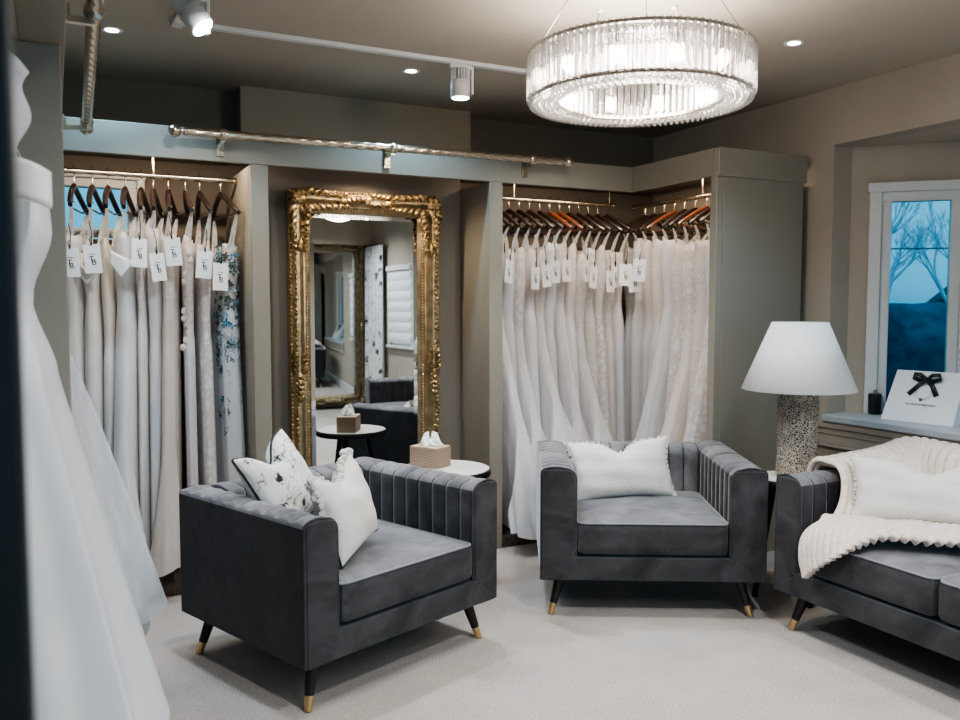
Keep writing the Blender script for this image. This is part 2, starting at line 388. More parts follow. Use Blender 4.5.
# bay: reveal, canted walls and soffit
CA = (3.87, 3.224)              # where the canted wall starts
def bay_pt(s, d=0):             # s along the canted wall towards the camera, d outwards
    return (CA[0]+(s+d)*sqrt(.5), CA[1]+(-s+d)*sqrt(.5))
S0, S1, SW = .10, .585, .63     # window frame extent, canted wall length
w = MB()
w.box(XR+.1, CA[0]+.1, 3.224, 3.32, .72, 2.2)
def canted(s0, s1, z0, z1, d0=0, d1=.1): w.prism([bay_pt(s0,d0), bay_pt(s1,d0), bay_pt(s1,d1), bay_pt(s0,d1)], z0, z1)
canted(0, S0, .72, 2.2); canted(S0, S1, 2.0, 2.2); canted(S1, SW, .72, 2.2)
BX, BY = bay_pt(SW)
BY2 = .75+(3.224-BY)            # bay is symmetrical
w.box(BX, BX+.1, BY2, BY, 2.0, 2.2); w.box(BX, BX+.1, BY2, BY2+.05, .72, 2.0); w.box(BX, BX+.1, BY-.05, BY, .72, 2.0)
w.prism([(CA[0], .75), (BX, BY2), (BX+.07, BY2-.07), (CA[0]+.07, .65)], .72, 2.2)
w.box(XR+.1, CA[0]+.1, .65, .75, .72, 2.2)
struct(w.build('wall_bay', M['wall'], smooth=0))
struct(MB().prism([(XR+.095, .7), (CA[0]+.1, .7), (BX+.1, BY2), (BX+.1, BY), (CA[0]+.1, 3.3), (XR+.095, 3.3)], 2.2, 2.26).build('ceiling_bay', M['ceiling'], smooth=0))
sill = MB().prism([(XR-.045, .7), (CA[0], .75), (BX, BY2), (BX, BY), CA, (XR-.045, 3.224)], .725, .762)
struct(sill.build('windowsill_bay', M['sill'], smooth=0, bevel=.006))
tr = MB()
tr.box(XR-.03, XR, .7, 3.33, .69, .725).box(XR-.018, XR, .7, 3.35, .655, .69).box(XR-.012, XR, .7, 3.36, .60, .655)
tr.box(XR-.02, XR, .7, 3.36, .585, .60)
struct(tr.build('trim_1', M['wall'], smooth=0, bevel=.003))
bb = MB().box(XR-.015, XR, YF, 3.4, 0, .12)
struct(bb.build('baseboard_right', M['white'], smooth=0, bevel=.004))
struct(MB().box(1.7, XR, YF, YF+.015, 0, .12).build('baseboard_front', M['white'], smooth=0, bevel=.004))

def casement(name, P, s0, s1, z0, z1, arch=.05, fr=.05, depth=.05, handle=True):
    """P(s, d) gives the plan point; d outwards"""
    root = bpy.data.objects.new(name, None); col.objects.link(root); root['kind'] = 'structure'
    f = MB()
    def bar(b, a0, a1, y0, y1, d0, d1): b.prism([P(a0,d0), P(a1,d0), P(a1,d1), P(a0,d1)], y0, y1)
    if arch:
        bar(f, s0-arch*.2, s0+arch, z0, z1, -.03, .02); bar(f, s1-arch, s1+arch*.2, z0, z1, -.03, .02); bar(f, s0-arch*.4, s1+arch*.4, z1-arch, z1, -.035, .02)
    f.build('window_frame', M['white'], root, smooth=0, bevel=.004)
    g = MB(); a, b, c, d = s0+arch, s1-arch, z0+.01, z1-arch
    bar(g, a, a+fr, c, d, -.008, depth); bar(g, b-fr, b, c, d, -.008, depth); bar(g, a, b, d-fr, d, -.012, depth); bar(g, a, b, c, c+fr, -.008, depth)
    g.build('sash', M['white'], root, smooth=0, bevel=.004)
    gl = MB(); bar(gl, a+fr*.6, b-fr*.6, c+fr*.6, d-fr*.6, .012, .016)
    gl.build('pane', M['glass'], root, smooth=0)
    return root
casement('window_1', lambda s, d: bay_pt(s, d), S0, S1, .762, 2.0)
nb = 3; bw = (BY-.05-BY2-.05)/nb
def front_pt(s, d): return (BX+d, BY-.05-s)
for i in range(nb): casement('window_%d' % (2+i), front_pt, i*bw+.005, (i+1)*bw-.005, .762, 2.0)
# high window in the back wall (prism winding flips with mirrored direction: reverse s)
casement('window_5', lambda s, d: (s, YB+d), -.35, .43, 1.685, 2.02, arch=.03, fr=.045)
h = MB().box(.2, .26, YB-.03, YB-.012, 1.715, 1.73).box(.15, .26, YB-.04, YB-.03, 1.718, 1.727)
h.build('window_handle', M['chrome'], bpy.data.objects['window_5'], smooth=0)
casement('window_6', lambda s, d: (1.8-s, YF-d), .12, 1.68, .85, 2.1)
# far window on the right wall with its white pleated blind
casement('window_7', lambda s, d: (XR+d, -.25-s), .02, .85, .86, 1.84)
bl = thing('pleated_blind', 'white pleated blind drawn down over the far window seen in the gilt mirror', 'blind', (XR-.03, -.685, .9))
g = MB()
for k in range(7): g.grid(lambda u, v, k=k: (-.012*sin(pi*v), -.38+.76*u, .125*k+.125*v), 3, 7)
g.build('fabric', M['linen'], bl, smooth=30); MB().box(-.03, .01, -.39, .39, .875, .93).build('headrail', M['white'], bl, smooth=0, bevel=.004)
struct(MB().box(XR-.05, XR, -1.12, -.25, .84, .87).build('windowsill_side', M['white'], smooth=0, bevel=.005))
def curtain(loc, y0, y1, label):
    t = thing('curtain', label, 'curtain', loc)
    g = MB().grid(lambda u, v: (-.035-.03*sin(u*(y1-y0)*48)*(.4+.6*(1-v)), lerp(y0, y1, u), .03+2.08*v), 120, 8)
    g.build('drape', M['curtain_print'], t, smooth=180, solid=.004)
    MB().tube([(-.035, y0-.05, 2.125), (-.035, y1+.05, 2.125)], .012, 10).build('curtain_pole', M['chrome'], t)
curtain((XR-.03, 0, 0), -1.82, -1.14, 'white floor-length curtain printed with grey poppies seen in the gilt mirror')

# open black-painted door at the very edge of the view
struct(MB().box(-.60, -.0195, .60, .64, 0, 2.3).build('door_1', M['black'], smooth=0, bevel=.004))

# ------------------------------------------------------------------ fitted wardrobes
J = M['joinery']
YW = 4.078; FZ0, FZ1 = 2.012, 2.155; XC = 3.048; YE = 3.36; XE = 3.66
t = thing('fitted_wardrobe', 'grey-brown open wardrobe unit with the high window, filled with gowns on a rail', 'wardrobe')
MB().box(.845, .925, YW, YB-.002, .0, FZ0-.001).build('post', J, t, smooth=0, bevel=.003)
MB().box(SH, .845, YW+.03, YB-.002, 2.10, 2.12).build('top_panel', M['wall_dark'], t, smooth=0)
MB().box(SH, .845, YW+.0, YB-.01, .002, .065).build('plinth', M['plinth'], t, smooth=0, bevel=.004)
t = thing('mirror_alcove', 'grey-brown wall recess framing the tall gilt mirror', 'alcove')
MB().box(.926, 2.109, 4.45, 4.47, .002, 2.1).build('back_panel', M['wall_dark'], t, smooth=0)
MB().box(.926, 2.109, YW+.03, 4.47, 2.10, 2.12).build('top_panel', M['wall_dark'], t, smooth=0)
MB().box(.926, 2.109, 4.435, 4.45, .002, .1).build('skirting', J, t, smooth=0, bevel=.003)
t = thing('corner_wardrobe', 'grey-brown corner wardrobe unit holding two rails of white gowns', 'wardrobe')
MB().box(2.11, 2.19, YW, YB-.002, 0, FZ0-.001).build('post', J, t, smooth=0, bevel=.003)
MB().box(XC, XC+.045, YE+.001, YE+.05, 0, FZ0-.001).build('post', J, t, smooth=0, bevel=.003)
MB().box(XC+.046, XE, YE, YE+.02, .0, FZ0).build('side_panel', J, t, smooth=0, bevel=.003)
MB().box(XE-.02, XE, YE+.02, YB-.002, .002, FZ0).build('back_panel', M['wall'], t, smooth=0)
MB().prism([(2.19, YW+.03), (XC+.03, YW+.03), (XC+.03, YE+.03), (XE, YE+.03), (XE, YB-.002), (2.19, YB-.002)], 2.10, 2.12).build('top_panel', M['wall_dark'], t, smooth=0)
MB().prism([(2.19, YW), (XC, YW), (XC, YE+.05), (XE-.02, YE+.05), (XE-.02, YB-.01), (2.19, YB-.01)], .002, .065).build('plinth', M['plinth'], t, smooth=0, bevel=.004)
MB().box(XC-.0, XE+.012, YE-.012, YE+.03, FZ0-.003, FZ1).build('crown_board', J, t, smooth=0, bevel=.004)
t = thing('wardrobe_fascia', 'grey painted board running along the top of the back and corner wardrobes', 'fascia')
MB().box(SH, XC+.022, YW, YW+.025, FZ0, FZ1).build('back_board', J, t, smooth=0, bevel=.003)
MB().box(XC, XC+.025, YE+.031, YW, FZ0, FZ1).build('return_board', J, t, smooth=0, bevel=.003)
t = thing('side_wardrobe', 'open wardrobe run along the side wall behind the black door edge', 'wardrobe')
MB().box(XL+.002, SH-.012, 2.45, 2.49, 0, FZ0).build('divider_panel', J, t, smooth=0, bevel=.003)
MB().box(SH-.105, SH-.001, .66, YW-.002, FZ0, FZ1).build('fascia_board', J, t, smooth=0, bevel=.003)
MB().box(XL+.002, SH-.03, .69, 4.7, .002, .05).build('plinth', M['plinth'], t, smooth=0, bevel=.004)
MB().box(XL+.002, SH-.0, 4.04, 4.076, 0, FZ0).build('end_panel', J, t, smooth=0, bevel=.003)

# hanging rails
def hang_rail(name, label, a, b, sup):
    t = thing(name, label, 'rail', a); A = Vector(a); B = Vector(b)-A
    MB().tube([(0,0,0), B], .0125, 14).build('tube', M['chrome'], t)
    for k in sup:
        p = B*k
        m = MB().tube([p+Vector((0,0,.01)), (p.x, p.y, 2.099-A.z)], .006, 8); m.lathe([(.02, -.006), (.02, 0)], 14, p.x, p.y, 2.099-A.z)
        m.build('support', M['chrome'], t)
    for p in (Vector((0,0,0)), B):
        MB().ball(p, .016, n=10, m=6).build('end_cap', M['chrome'], t)
RZ = 1.975
hang_rail('clothes_rail', 'metal clothes rail in front of the high window', (.062, 4.42, RZ), (.835, 4.42, RZ), (.5,))
hang_rail('clothes_rail', 'metal clothes rail along the back of the corner wardrobe', (2.212, 4.42, RZ), (3.16, 4.42, RZ), (.25, .97))
hang_rail('clothes_rail', 'metal clothes rail along the short side of the corner wardrobe', (3.35, 4.46, RZ), (3.35, 3.41, RZ), (.62,))
hang_rail('clothes_rail', 'metal clothes rail in the side wardrobe above the trained gowns', (-.2, 2.515, RZ), (-.2, 4.015, RZ), (.5,))
hang_rail('clothes_rail', 'metal clothes rail over the satin gown beside the black door', (-.31, .72, RZ), (-.31, 2.42, RZ), (.5,))

# twin-rod curtain-style rails fixed to the fascias
def twin_rail(name, label, a, b, brs, drop):
    t = thing(name, label, 'rail', a); A = Vector(a); B = Vector(b)-A; L = B.length
    d = B.normalized(); side = d.cross(Vector((0,0,1)))
    rot0 = d.to_track_quat('Z', 'Y').to_matrix().to_4x4()
    n = int(L/.012)
    def pole(u, v):
        a = 2*pi*u; r = .0155+.0045*abs(sin(1.5*a+v*L*44))
        return rot0 @ Vector((r*cos(a), r*sin(a), v*L))
    MB().grid(pole, 18, n, True).build('twisted_pole', M['chrome'], t, smooth=180)
    for p, sg in ((Vector((0,0,0)), -1), (B, 1)):
        m = MB(); q = d*sg; rot = q.to_track_quat('Z', 'Y').to_matrix().to_4x4()
        m.lathe([(.017,0),(.019,.012),(.012,.018),(.012,.026),(.024,.036),(.029,.05),(.026,.066),(.012,.078),(.002,.081)], 16, mtx=Matrix.Translation(p) @ rot)
        m.build('finial', M['chrome'], t)
    for k, vec in brs:
        p = d*(L*k); v = Vector(vec)
        vd = v.normalized(); F = Matrix((d, vd, Vector((0,0,1)))).transposed().to_4x4(); F = Matrix.Translation(p) @ F
        vl = v.length
        m = MB().box(-.016, .016, vl-.008, vl-.001, drop-.012, .022, mtx=F).box(-.010, .010, 0, vl-.008, -.034, -.018, mtx=F).box(-.013, .013, vl-.016, vl-.008, drop-.002, .012, mtx=F)
        m.lathe([(.023,-.016),(.026,-.010),(.026,.010),(.023,.016)], 16, mtx=Matrix.Translation(p) @ d.to_track_quat('Z','Y').to_matrix().to_4x4())
        m.build('bracket', M['chrome'], t)
    return t
twin_rail('twisted_rail', 'long twisted metal rail with ball ends fixed above the gilt mirror', (.55, 3.985, 2.118), (2.495, 3.985, 2.132),
          [(.08, (0, .092, 0)), (.5, (0, .092, 0)), (.91, (0, .092, 0))], -.072)
twin_rail('twisted_rail', 'twisted metal rail running overhead along the side wardrobe towards the camera', (.143, 3.96, 2.10), (.085, .9, 2.10),
          [(.03, (-.09, .02, 0)), (.5, (-.072, 0, 0)), (.92, (-.05, 0, 0))], -.02)

# ------------------------------------------------------------------ channel-back seating
def flute_panel(L, th, z0, z1, zin, flutes, name, parent, place, front_cap=True, mtl=None):
    """panel running along v in [0,L]; section from outer bottom, over the top, down the fluted inner face. place(t, v, z) -> point"""
    sec = [(0, z0, 0), (0, lerp(z0, z1, .5), 0), (0, z1-.03, 0)]
    R1, R2 = .022, .045
    for k in range(4):
        a = pi-(pi/2)*k/3; sec.append((R1+R1*cos(a), z1-R1+R1*sin(a), 1 if k == 3 else .0 if k < 2 else .6))
    for k in range(1, 5): sec.append((lerp(R1, th-R2, k/5), z1+.006*sin(pi*k/5), 1))
    for k in range(5):
        a = pi/2-(pi/2)*k/4; sec.append((th-R2+R2*cos(a), z1-R2+R2*sin(a), 1))
    for k in range(1, 6): sec.append((th, lerp(z1-R2, zin, k/5), 1))
    sec.append((th-.03, zin, 0)); sec.append((th-.03, z0, 0))
    n = len(sec); nv = flutes*10+1; m = MB(); vs = []; PH = (0, .035, .11, .22, .36, .5, .64, .78, .89, .965)
    for j in range(nv):
        ph = PH[j % 10]; v = L*((j//10)+ph)/flutes
        prof = (abs(sin(pi*ph))**.5-1)*.016 if 0 < j < nv-1 else -.006
        for i, (t, z, f) in enumerate(sec):
            a = sec[max(i-1,0)]; b = sec[min(i+1,n-1)]
            tx, tz = b[0]-a[0], b[1]-a[1]; ln = sqrt(tx*tx+tz*tz) or 1
            nx, nz = -tz/ln, tx/ln
            vs.append(place(t+nx*prof*f, v, z+nz*prof*f))
    fs = [(j*n+i, j*n+i+1, (j+1)*n+i+1, (j+1)*n+i) for j in range(nv-1) for i in range(n-1)]
    m.add(vs, fs)
    m.f.append(tuple(range(n))); m.f.append(tuple((nv-1)*n+i for i in range(n-1,-1,-1)))
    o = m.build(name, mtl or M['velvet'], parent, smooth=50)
    o.data.materials.append(M['velvet_lit'])
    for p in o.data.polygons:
        if len(p.vertices) == 4 and all(sec[q % n][1] > z1-.03 for q in p.vertices): p.material_index = 1  # top band gets the painted lit tone
    o.data.materials.append(M['velvet_shaded'])
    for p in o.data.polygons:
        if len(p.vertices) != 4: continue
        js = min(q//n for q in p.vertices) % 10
        if name == 'arm' and all(sec[q % n][0] < .001 for q in p.vertices): p.material_index = 2  # outer arm face gets the painted shade
        elif js in (0, 9) and all(sec[q % n][2] > .5 for q in p.vertices): p.material_index = 2  # groove shade painted as dark seam lines
    return o, [(t, z) for t, z, f in sec]

def rbox(m, c, s, r, nx=14, ny=14, nz=6, crown=0, wob=0, seed=0):
    """rounded box with a domed top"""
    c = Vector(c); hx, hy, hz = s[0]/2, s[1]/2, s[2]/2
    rnd = random.Random(seed); ph = [rnd.uniform(0, 6) for _ in range(4)]
    def f(x, y, z):
        q = Vector((min(max(x,-hx+r),hx-r), min(max(y,-hy+r),hy-r), min(max(z,-hz+r),hz-r)))
        d = Vector((x,y,z))-q
        p = q+(d.normalized()*r if d.length > 1e-9 else d)
        k = max(0,1-(x/hx)**2)*max(0,1-(y/hy)**2)
        if z > 0: p.z += (crown*k+wob*k*(sin(x*16+ph[0])*sin(y*13+ph[1])+.6*sin(x*31+y*17+ph[2])))*z/hz
        return c+p
    def face(fn, a, b): m.grid(lambda u, v: fn(-1+2*u, -1+2*v), a, b)
    face(lambda u,v: f(u*hx, v*hy, hz), nx, ny); face(lambda u,v: f(-u*hx, v*hy, -hz), nx, ny)
    face(lambda u,v: f(u*hx, -hy, v*hz), nx, nz); face(lambda u,v: f(-u*hx, hy, v*hz), nx, nz)
    face(lambda u,v: f(hx, u*hy, v*hz), ny, nz); face(lambda u,v: f(-hx, -u*hy, v*hz), ny, nz)
    return m

def loop_pts(cx, cy, z, sx, sy, r, n=5):
    pts = []
    for qx, qy, a0 in ((1,1,0),(-1,1,pi/2),(-1,-1,pi),(1,-1,3*pi/2)):
        for k in range(n):
            a = a0+pi/2*k/(n-1); pts.append((cx+qx*(sx/2-r)+r*cos(a), cy+qy*(sy/2-r)+r*sin(a), z))
    return pts

def make_seat(name, label, cat, loc, rz, W, D, A, cushions, flutes_arm, flutes_back):
    t = thing(name, label, cat, loc, rz)
    z0, z1, zin = .17, .652, .255
    for s in (-1, 1):
        pl = (lambda tt, v, z, s=s: (s*(W/2-tt), v, z))
        o, sec = flute_panel(D-.001, A, z0, z1, zin, flutes_arm, 'arm', t, pl)
        if s == 1: o.data.flip_normals()
        # flat front facing with a welted edge
        g = MB(); pts = [(s*(W/2-tt), -.004, z) for tt, z in sec]
        inner = [(s*(W/2-min(max(tt,.008),A-.008)), -.014, min(z, z1-.008)) for tt, z in sec]
        n = len(pts); g.add(pts+inner, [(i,i+1,n+i+1,n+i) for i in range(n-1)]+[(n-1,0,n,2*n-1), tuple(range(n,2*n))])
        fc = g.build('front_facing', M['velvet'], o, smooth=30)
        MB().tube([(x, -.006, z) for x, y, z in pts[:-2]], .0045, 6).build('piping', M['velvet'], o)
    bl = W-2*A
    pl = lambda tt, v, z: (-bl/2+v, D-tt, z)
    o, _ = flute_panel(bl, .15, z0, z1-.002, zin, flutes_back, 'backrest', t, pl, mtl=M['velvet_lit'])  # whole backrest in the painted lit tone
    b = MB().box(-W/2+.012, W/2-.012, .0, D-.01, z0-.004, z0+.03).box(-W/2+A-.008, W/2-A+.008, .0, D-.16, z0, z0+.098)
    q = [(-W/2+.006, z0+.002), (W/2-.006, z0+.002), (W/2-A+.002, z0+.10), (-W/2+A-.002, z0+.10)]
    b.add([(x, -.0165, z) for x, z in q]+[(x, .004, z) for x, z in q], [(0,1,2,3),(0,4,5,1),(1,5,6,2),(2,6,7,3),(3,7,4,0)])
    b.build('base_rail', M['velvet'], t, smooth=0, bevel=.003, segs=2)
    cw = (bl-.004)/cushions; cd = D-.15-.012+.03
    for k in range(cushions):
        cx = -bl/2+.002+cw*(k+.5); cy = -.02+cd/2
        cu = rbox(MB(), (cx, cy, z0+.105+.077), (cw-.004, cd, .15), .028, 20, 18, 7, .022, .0035, k+int(W*10)).build('seat_cushion', M['velvet'], t, smooth=60)
        cu.data.materials.append(M['velvet_lit'])
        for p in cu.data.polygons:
            if p.normal.z > .6: p.material_index = 1  # seat top painted lighter as if lit from above
        for zz in (.418,):
            MB().tube([(x,y,z) for x,y,z in loop_pts(cx, cy, zz, cw-.012, cd-.008, .032)], .0042, 6, closed=True).build('piping', M['piping'], cu)
    for sx in (-1, 1):
        for yy, sy in ((.06, -1), (D-.06, 1)):
            a = Vector((sx*(W/2-.09), yy+.02*(-sy), z0)); e = Vector((sx*(W/2-.045), yy+.015*sy, 0)); q = a.lerp(e, .72)
            lg = MB().tube([a, q], [.024, .0165], 14).build('leg', M['blackwood'], t)
            MB().tube([q, e], [.0168, .0125], 14).build('brass_ferrule', M['brass'], lg)
    return t
make_seat('velvet_armchair', 'charcoal velvet armchair with fluted back, nearest the window wardrobe, holding two cushions', 'armchair',
          (1.126, 2.806, 0), radians(21.1), .935, .79, .135, 1, 10, 9)
make_seat('velvet_armchair', 'charcoal velvet armchair with fluted back facing out in front of the corner wardrobe', 'armchair',
          (2.26, 2.848, 0), radians(-29), .955, .78, .15, 1, 10, 9)
SOFA = (2.66, 1.66, 0)
make_seat('velvet_sofa', 'charcoal velvet sofa below the bay window with a cream throw over it', 'sofa', (2.66, 1.817, 0), radians(-90), 1.44, .79, .125, 2, 10, 15)
def sofa_pt(x, y, z): return Vector((SOFA[0]+y, SOFA[1]-x, z))

# cushions ---------------------------------------------------------
def cushion(name, label, w, h, T, m, mtx, trim=None, dip=0, seed=1, cat='cushion', trim_mat=None, dips=((0,.25),)):
    t = thing(name, label, cat)
    t.matrix_world = mtx
    rnd = random.Random(seed); ph = [rnd.uniform(0, 6) for _ in range(6)]
    def outline(u, v):
        x = w/2*u*(1-.09*(1-abs(v)**2.0)*abs(u)**3); y = h/2*v*(1-.09*(1-abs(u)**2.0)*abs(v)**3)
        top = max(0, v); y -= dip*top**1.5*sum(math.exp(-((u-c)/wd)**2) for c, wd in dips)
        return x, y
    def surf(sgn):
        def f(a, b):
            u = sin((a-.5)*pi); v = sin((b-.5)*pi); x, y = outline(u, v)
            k = max(0, (1-u**2)*(1-v**2))**.42
            wr = 1+.05*sin(7*u+ph[0]+3*v)+.04*sin(11*v+ph[1]+2*u)
            th = T/2*k*wr*(1-.35*(dip > 0)*max(0, v)*math.exp(-(u/.3)**2))
            return (x, sgn*th, y)
        return f
    b = MB().grid(surf(-1), 30, 24); b2 = MB().grid(surf(1), 30, 24)
    b.add(b2.v, [tuple(reversed(q)) for q in b2.f])
    b.build('cover', m, t, smooth=180)
    per = []
    N = 130
    for k in range(N):
        q = 4*k/N; i = int(q); f = -1+2*(q-i)
        u, v = ((f,-1),(1,f),(-f,1),(-1,-f))[i]; x, y = outline(u, v); per.append(Vector((x, 0, y)))
    if trim == 'piping':
        MB().tube(per, .005, 6, closed=True).build('piping', trim_mat or M['ink'], t)
    elif trim == 'fringe':
        g = MB()
        for k in range(N):
            p = per[k]; d = (per[(k+1)%N]-per[k-1]).normalized(); out = Vector((d.z, 0, -d.x))
            for q in range(2):
                a = p+d*rnd.uniform(-.008, .008); ln = rnd.uniform(.008, .014); s = Vector((0, rnd.uniform(-.008, .008), 0))
                e = a+out*ln+s+d*rnd.uniform(-.006, .006)
                g.tube([a-out*.004, a.lerp(e, .6)+s*.3, e], [.003, .0035, .0015], 4)
        g.build('fringe', M['fringe'], t)
    elif trim == 'tassel':
        g = MB()
        for k in range(0, N):
            p = per[k]
            if p.z > h*.22 or (k % 2 == 0 and p.z > -h*.2):
                for q in range(3):
                    g.ball(p+Vector((rnd.uniform(-.006,.006), rnd.uniform(-.012,.012), rnd.uniform(-.004,.01))), rnd.uniform(.008,.014), n=6, m=4)
        g.build('tufted_trim', M['fringe'], t)
        MB().tube(per, .0045, 6, closed=True).build('piping', M['ink'], t)
    return t
def pose(loc, rz, tilt, roll=0):
    return Matrix.Translation(loc) @ Matrix.Rotation(rz, 4, 'Z') @ Matrix.Rotation(tilt, 4, 'X') @ Matrix.Rotation(roll, 4, 'Y')
def chair_pt(loc, a, x, y, z): return Vector((loc[0]+x*cos(a)-y*sin(a), loc[1]+x*sin(a)+y*cos(a), z))
c1 = ((1.126, 2.806), radians(21.1)); c2 = ((2.26, 2.848), radians(-29))
cushion('scatter_cushion', 'white fringed lumbar cushion with a dented top on the armchair before the corner wardrobe', .49, .285, .15, M['pillow'],
        pose(chair_pt(*c2, -.085, .435, .566), c2[1]+radians(6), radians(-20), radians(-3)), 'fringe', .055, 3)
cushion('scatter_cushion', 'white cushion printed with grey flowers and edged in black piping', .37, .35, .14, M['pillow_print'],
        pose((.752, 3.176, .675), radians(42.9), radians(-27.7), radians(-11.2)), 'piping', .085, 5, dips=((-.1,.4),))
cushion('scatter_cushion', 'plain white cushion with tufted top edge leaning on the printed cushion', .36, .325, .14, M['pillow'],
        pose((.925, 2.932, .618), radians(47.8), radians(-18.3), radians(-7.1)), 'tassel', .07, 8, dips=((-.1,.45),))
cushion('scatter_cushion', 'long white cushion with soft frayed edge lying on the cream throw', .58, .26, .15, M['pillow'],
        Matrix.Translation(sofa_pt(-.455, .37, .618)) @ Matrix.Rotation(radians(-90+42), 4, 'Z') @ Matrix.Rotation(radians(-24), 4, 'X'), 'fringe', .05, 11)

# ribbed throw -------------------------------------------------------
cols = [
 [(-.884,.21,.57),(-.866,.21,.660),(-.80,.20,.670),(-.742,.18,.650),(-.70,.14,.56),(-.69,.08,.485),(-.69,.03,.472),(-.685,-.035,.43),(-.675,-.05,.36),(-.655,-.055,.285)],
 [(-.888,.50,.58),(-.866,.50,.665),(-.80,.48,.678),(-.740,.46,.655),(-.68,.42,.56),(-.63,.36,.49),(-.60,.22,.477),(-.575,.02,.47),(-.55,-.035,.44),(-.53,-.05,.39)],
 [(-.90,.82,.60),(-.86,.78,.70),(-.78,.71,.715),(-.715,.62,.68),(-.65,.56,.57),(-.56,.50,.49),(-.50,.36,.48),(-.46,.18,.477),(-.43,.08,.475),(-.41,.03,.468)],
 [(-.50,.84,.60),(-.50,.75,.71),(-.50,.66,.715),(-.49,.60,.67),(-.46,.57,.57),(-.42,.52,.49),(-.36,.43,.48),(-.30,.31,.477),(-.27,.24,.475),(-.255,.20,.468)],
 [(-.15,.84,.60),(-.15,.75,.70),(-.15,.66,.70),(-.15,.60,.66),(-.15,.58,.57),(-.14,.55,.49),(-.12,.50,.48),(-.10,.42,.477),(-.09,.38,.475),(-.085,.34,.468)],
 [(.22,.83,.60),(.22,.74,.69),(.22,.65,.69),(.21,.60,.65),(.20,.58,.56),(.18,.56,.49),(.14,.53,.48),(.1,.5,.477),(.05,.48,.475),(.0,.47,.468)]]
cols = [[Vector(q) for q in c] for c in cols]
def throw_pt(s, t): return cr([cr(c, t) for c in cols], s)
NS, NT, RIB = 360, 60, 32
g = MB(); vs = []
base = [[throw_pt(i/(NS-1), j/(NT-1)) for i in range(NS)] for j in range(NT)]
for j in range(NT):
    for i in range(NS):
        p = base[j][i]; a = base[j][min(i+1,NS-1)]-base[j][max(i-1,0)]; b = base[min(j+1,NT-1)][i]-base[max(j-1,0)][i]
        n = b.cross(a); n = n.normalized() if n.length > 1e-9 else Vector((0,0,1))
        if n.z < -.2: n = -n
        s = i/(NS-1); t = j/(NT-1)
        d = .012+.021*(abs(sin(pi*s*RIB+.4*sin(5*t)))**.6) + .004*sin(23*t+4*sin(9*s))
        vs.append(sofa_pt(*(p+n*d)))
g.add(vs, [(j*NS+i, j*NS+i+1, (j+1)*NS+i+1, (j+1)*NS+i) for j in range(NT-1) for i in range(NS-1)])
th = g.build('throw_blanket', M['throw'], smooth=180, solid=.024)
tag(th, 'cream ribbed plush throw draped over the sofa corner and seat', 'throw')

# ------------------------------------------------------------------ side tables, lamp, tissue box
def side_table(label, loc, R, H, top_m):
    t = thing('side_table', label, 'side table', loc)
    MB().lathe([(R-.03,H-.035),(R-.006,H-.034),(R,H-.025),(R,H-.012),(R-.006,H-.002)], 48).build('rim', M['blackwood'], t)
    MB().lathe([(R-.012,H-.004),(R-.012,H)], 48).build('table_top', top_m, t)
    for k in range(3):
        a = 2*pi*k/3+.5
        MB().tube([(R*.45*cos(a), R*.45*sin(a), H-.034), (R*.92*cos(a), R*.92*sin(a), 0)], [.019, .013], 12).build('leg', M['blackwood'], t)
    return t
side_table('round side table with a pale top and black rim between the armchair and gilt mirror', (1.664, 3.685, 0), .225, .565, M['marble'])
side_table('small round black table under the lamp between armchair and sofa', (2.985, 2.785, 0), .155, .565, M['marble'])
t = thing('tissue_box', 'square wicker tissue box on the round side table before the mirror', 'tissue box', (1.622, 3.766, .565), radians(-60))
MB().box(-.083, .083, -.06, .06, 0, .10).build('wicker_cover', M['wicker'], t, smooth=0, bevel=.006)
rn = random.Random(4); g = MB()
def tis(u, v):
    a = u*2*pi; r = (.040*(1-v)**.45+.006)*(1+.22*sin(3*a+1)+.16*sin(7*a+5*v)+.08*sin(13*a-7*v))
    return (r*cos(a)*1.15, r*sin(a)*.8, .099+.050*v**.8*(1+.35*sin(2*a+.6))+.006*sin(9*a+11*v))
g.grid(tis, 60, 12, True)
g.build('tissue', M['card'], t, smooth=180, solid=.001)
t = thing('table_lamp', 'table lamp with a white tapered shade and a lattice-textured column base', 'lamp', (3.005, 2.76, .565))
g = MB(); rn = random.Random(2)
g.grid(lambda u, v: ((.086+.006*sin(u*2*pi*9+v*30)*sin(v*46+u*20))*cos(u*2*pi), (.086+.006*sin(u*2*pi*9+v*30)*sin(v*46+u*20))*sin(u*2*pi), .012+.380*v), 72, 60, True)
g.build('lamp_base', M['coral'], t, smooth=180)
MB().lathe([(.084,0),(.084,.012)], 40).build('base_foot', M['plinth'], t)
MB().lathe([(.084,.392),(.05,.395),(.02,.397)], 40).build('base_cap', M['plinth'], t)
MB().tube([(0,0,.395),(0,0,.505)], .012, 12).build('stem', M['brass'], t)
sh = MB().lathe([(.247,.403),(.12,.707)], 64, caps=False); sh.build('lamp_shade', M['linen'], t, smooth=180, solid=.004)
g = MB()
for k in range(3):
    a = 2*pi*k/3; g.tube([(0,0,.69),(.12*cos(a),.12*sin(a),.695)], .003, 6)
g.tube([(0,0,.505),(0,0,.69)], .004, 6); g.build('shade_carrier', M['brass'], t)
MB().ball((0,0,.555), .03, n=14, m=9).build('bulb', M['linen'], t)

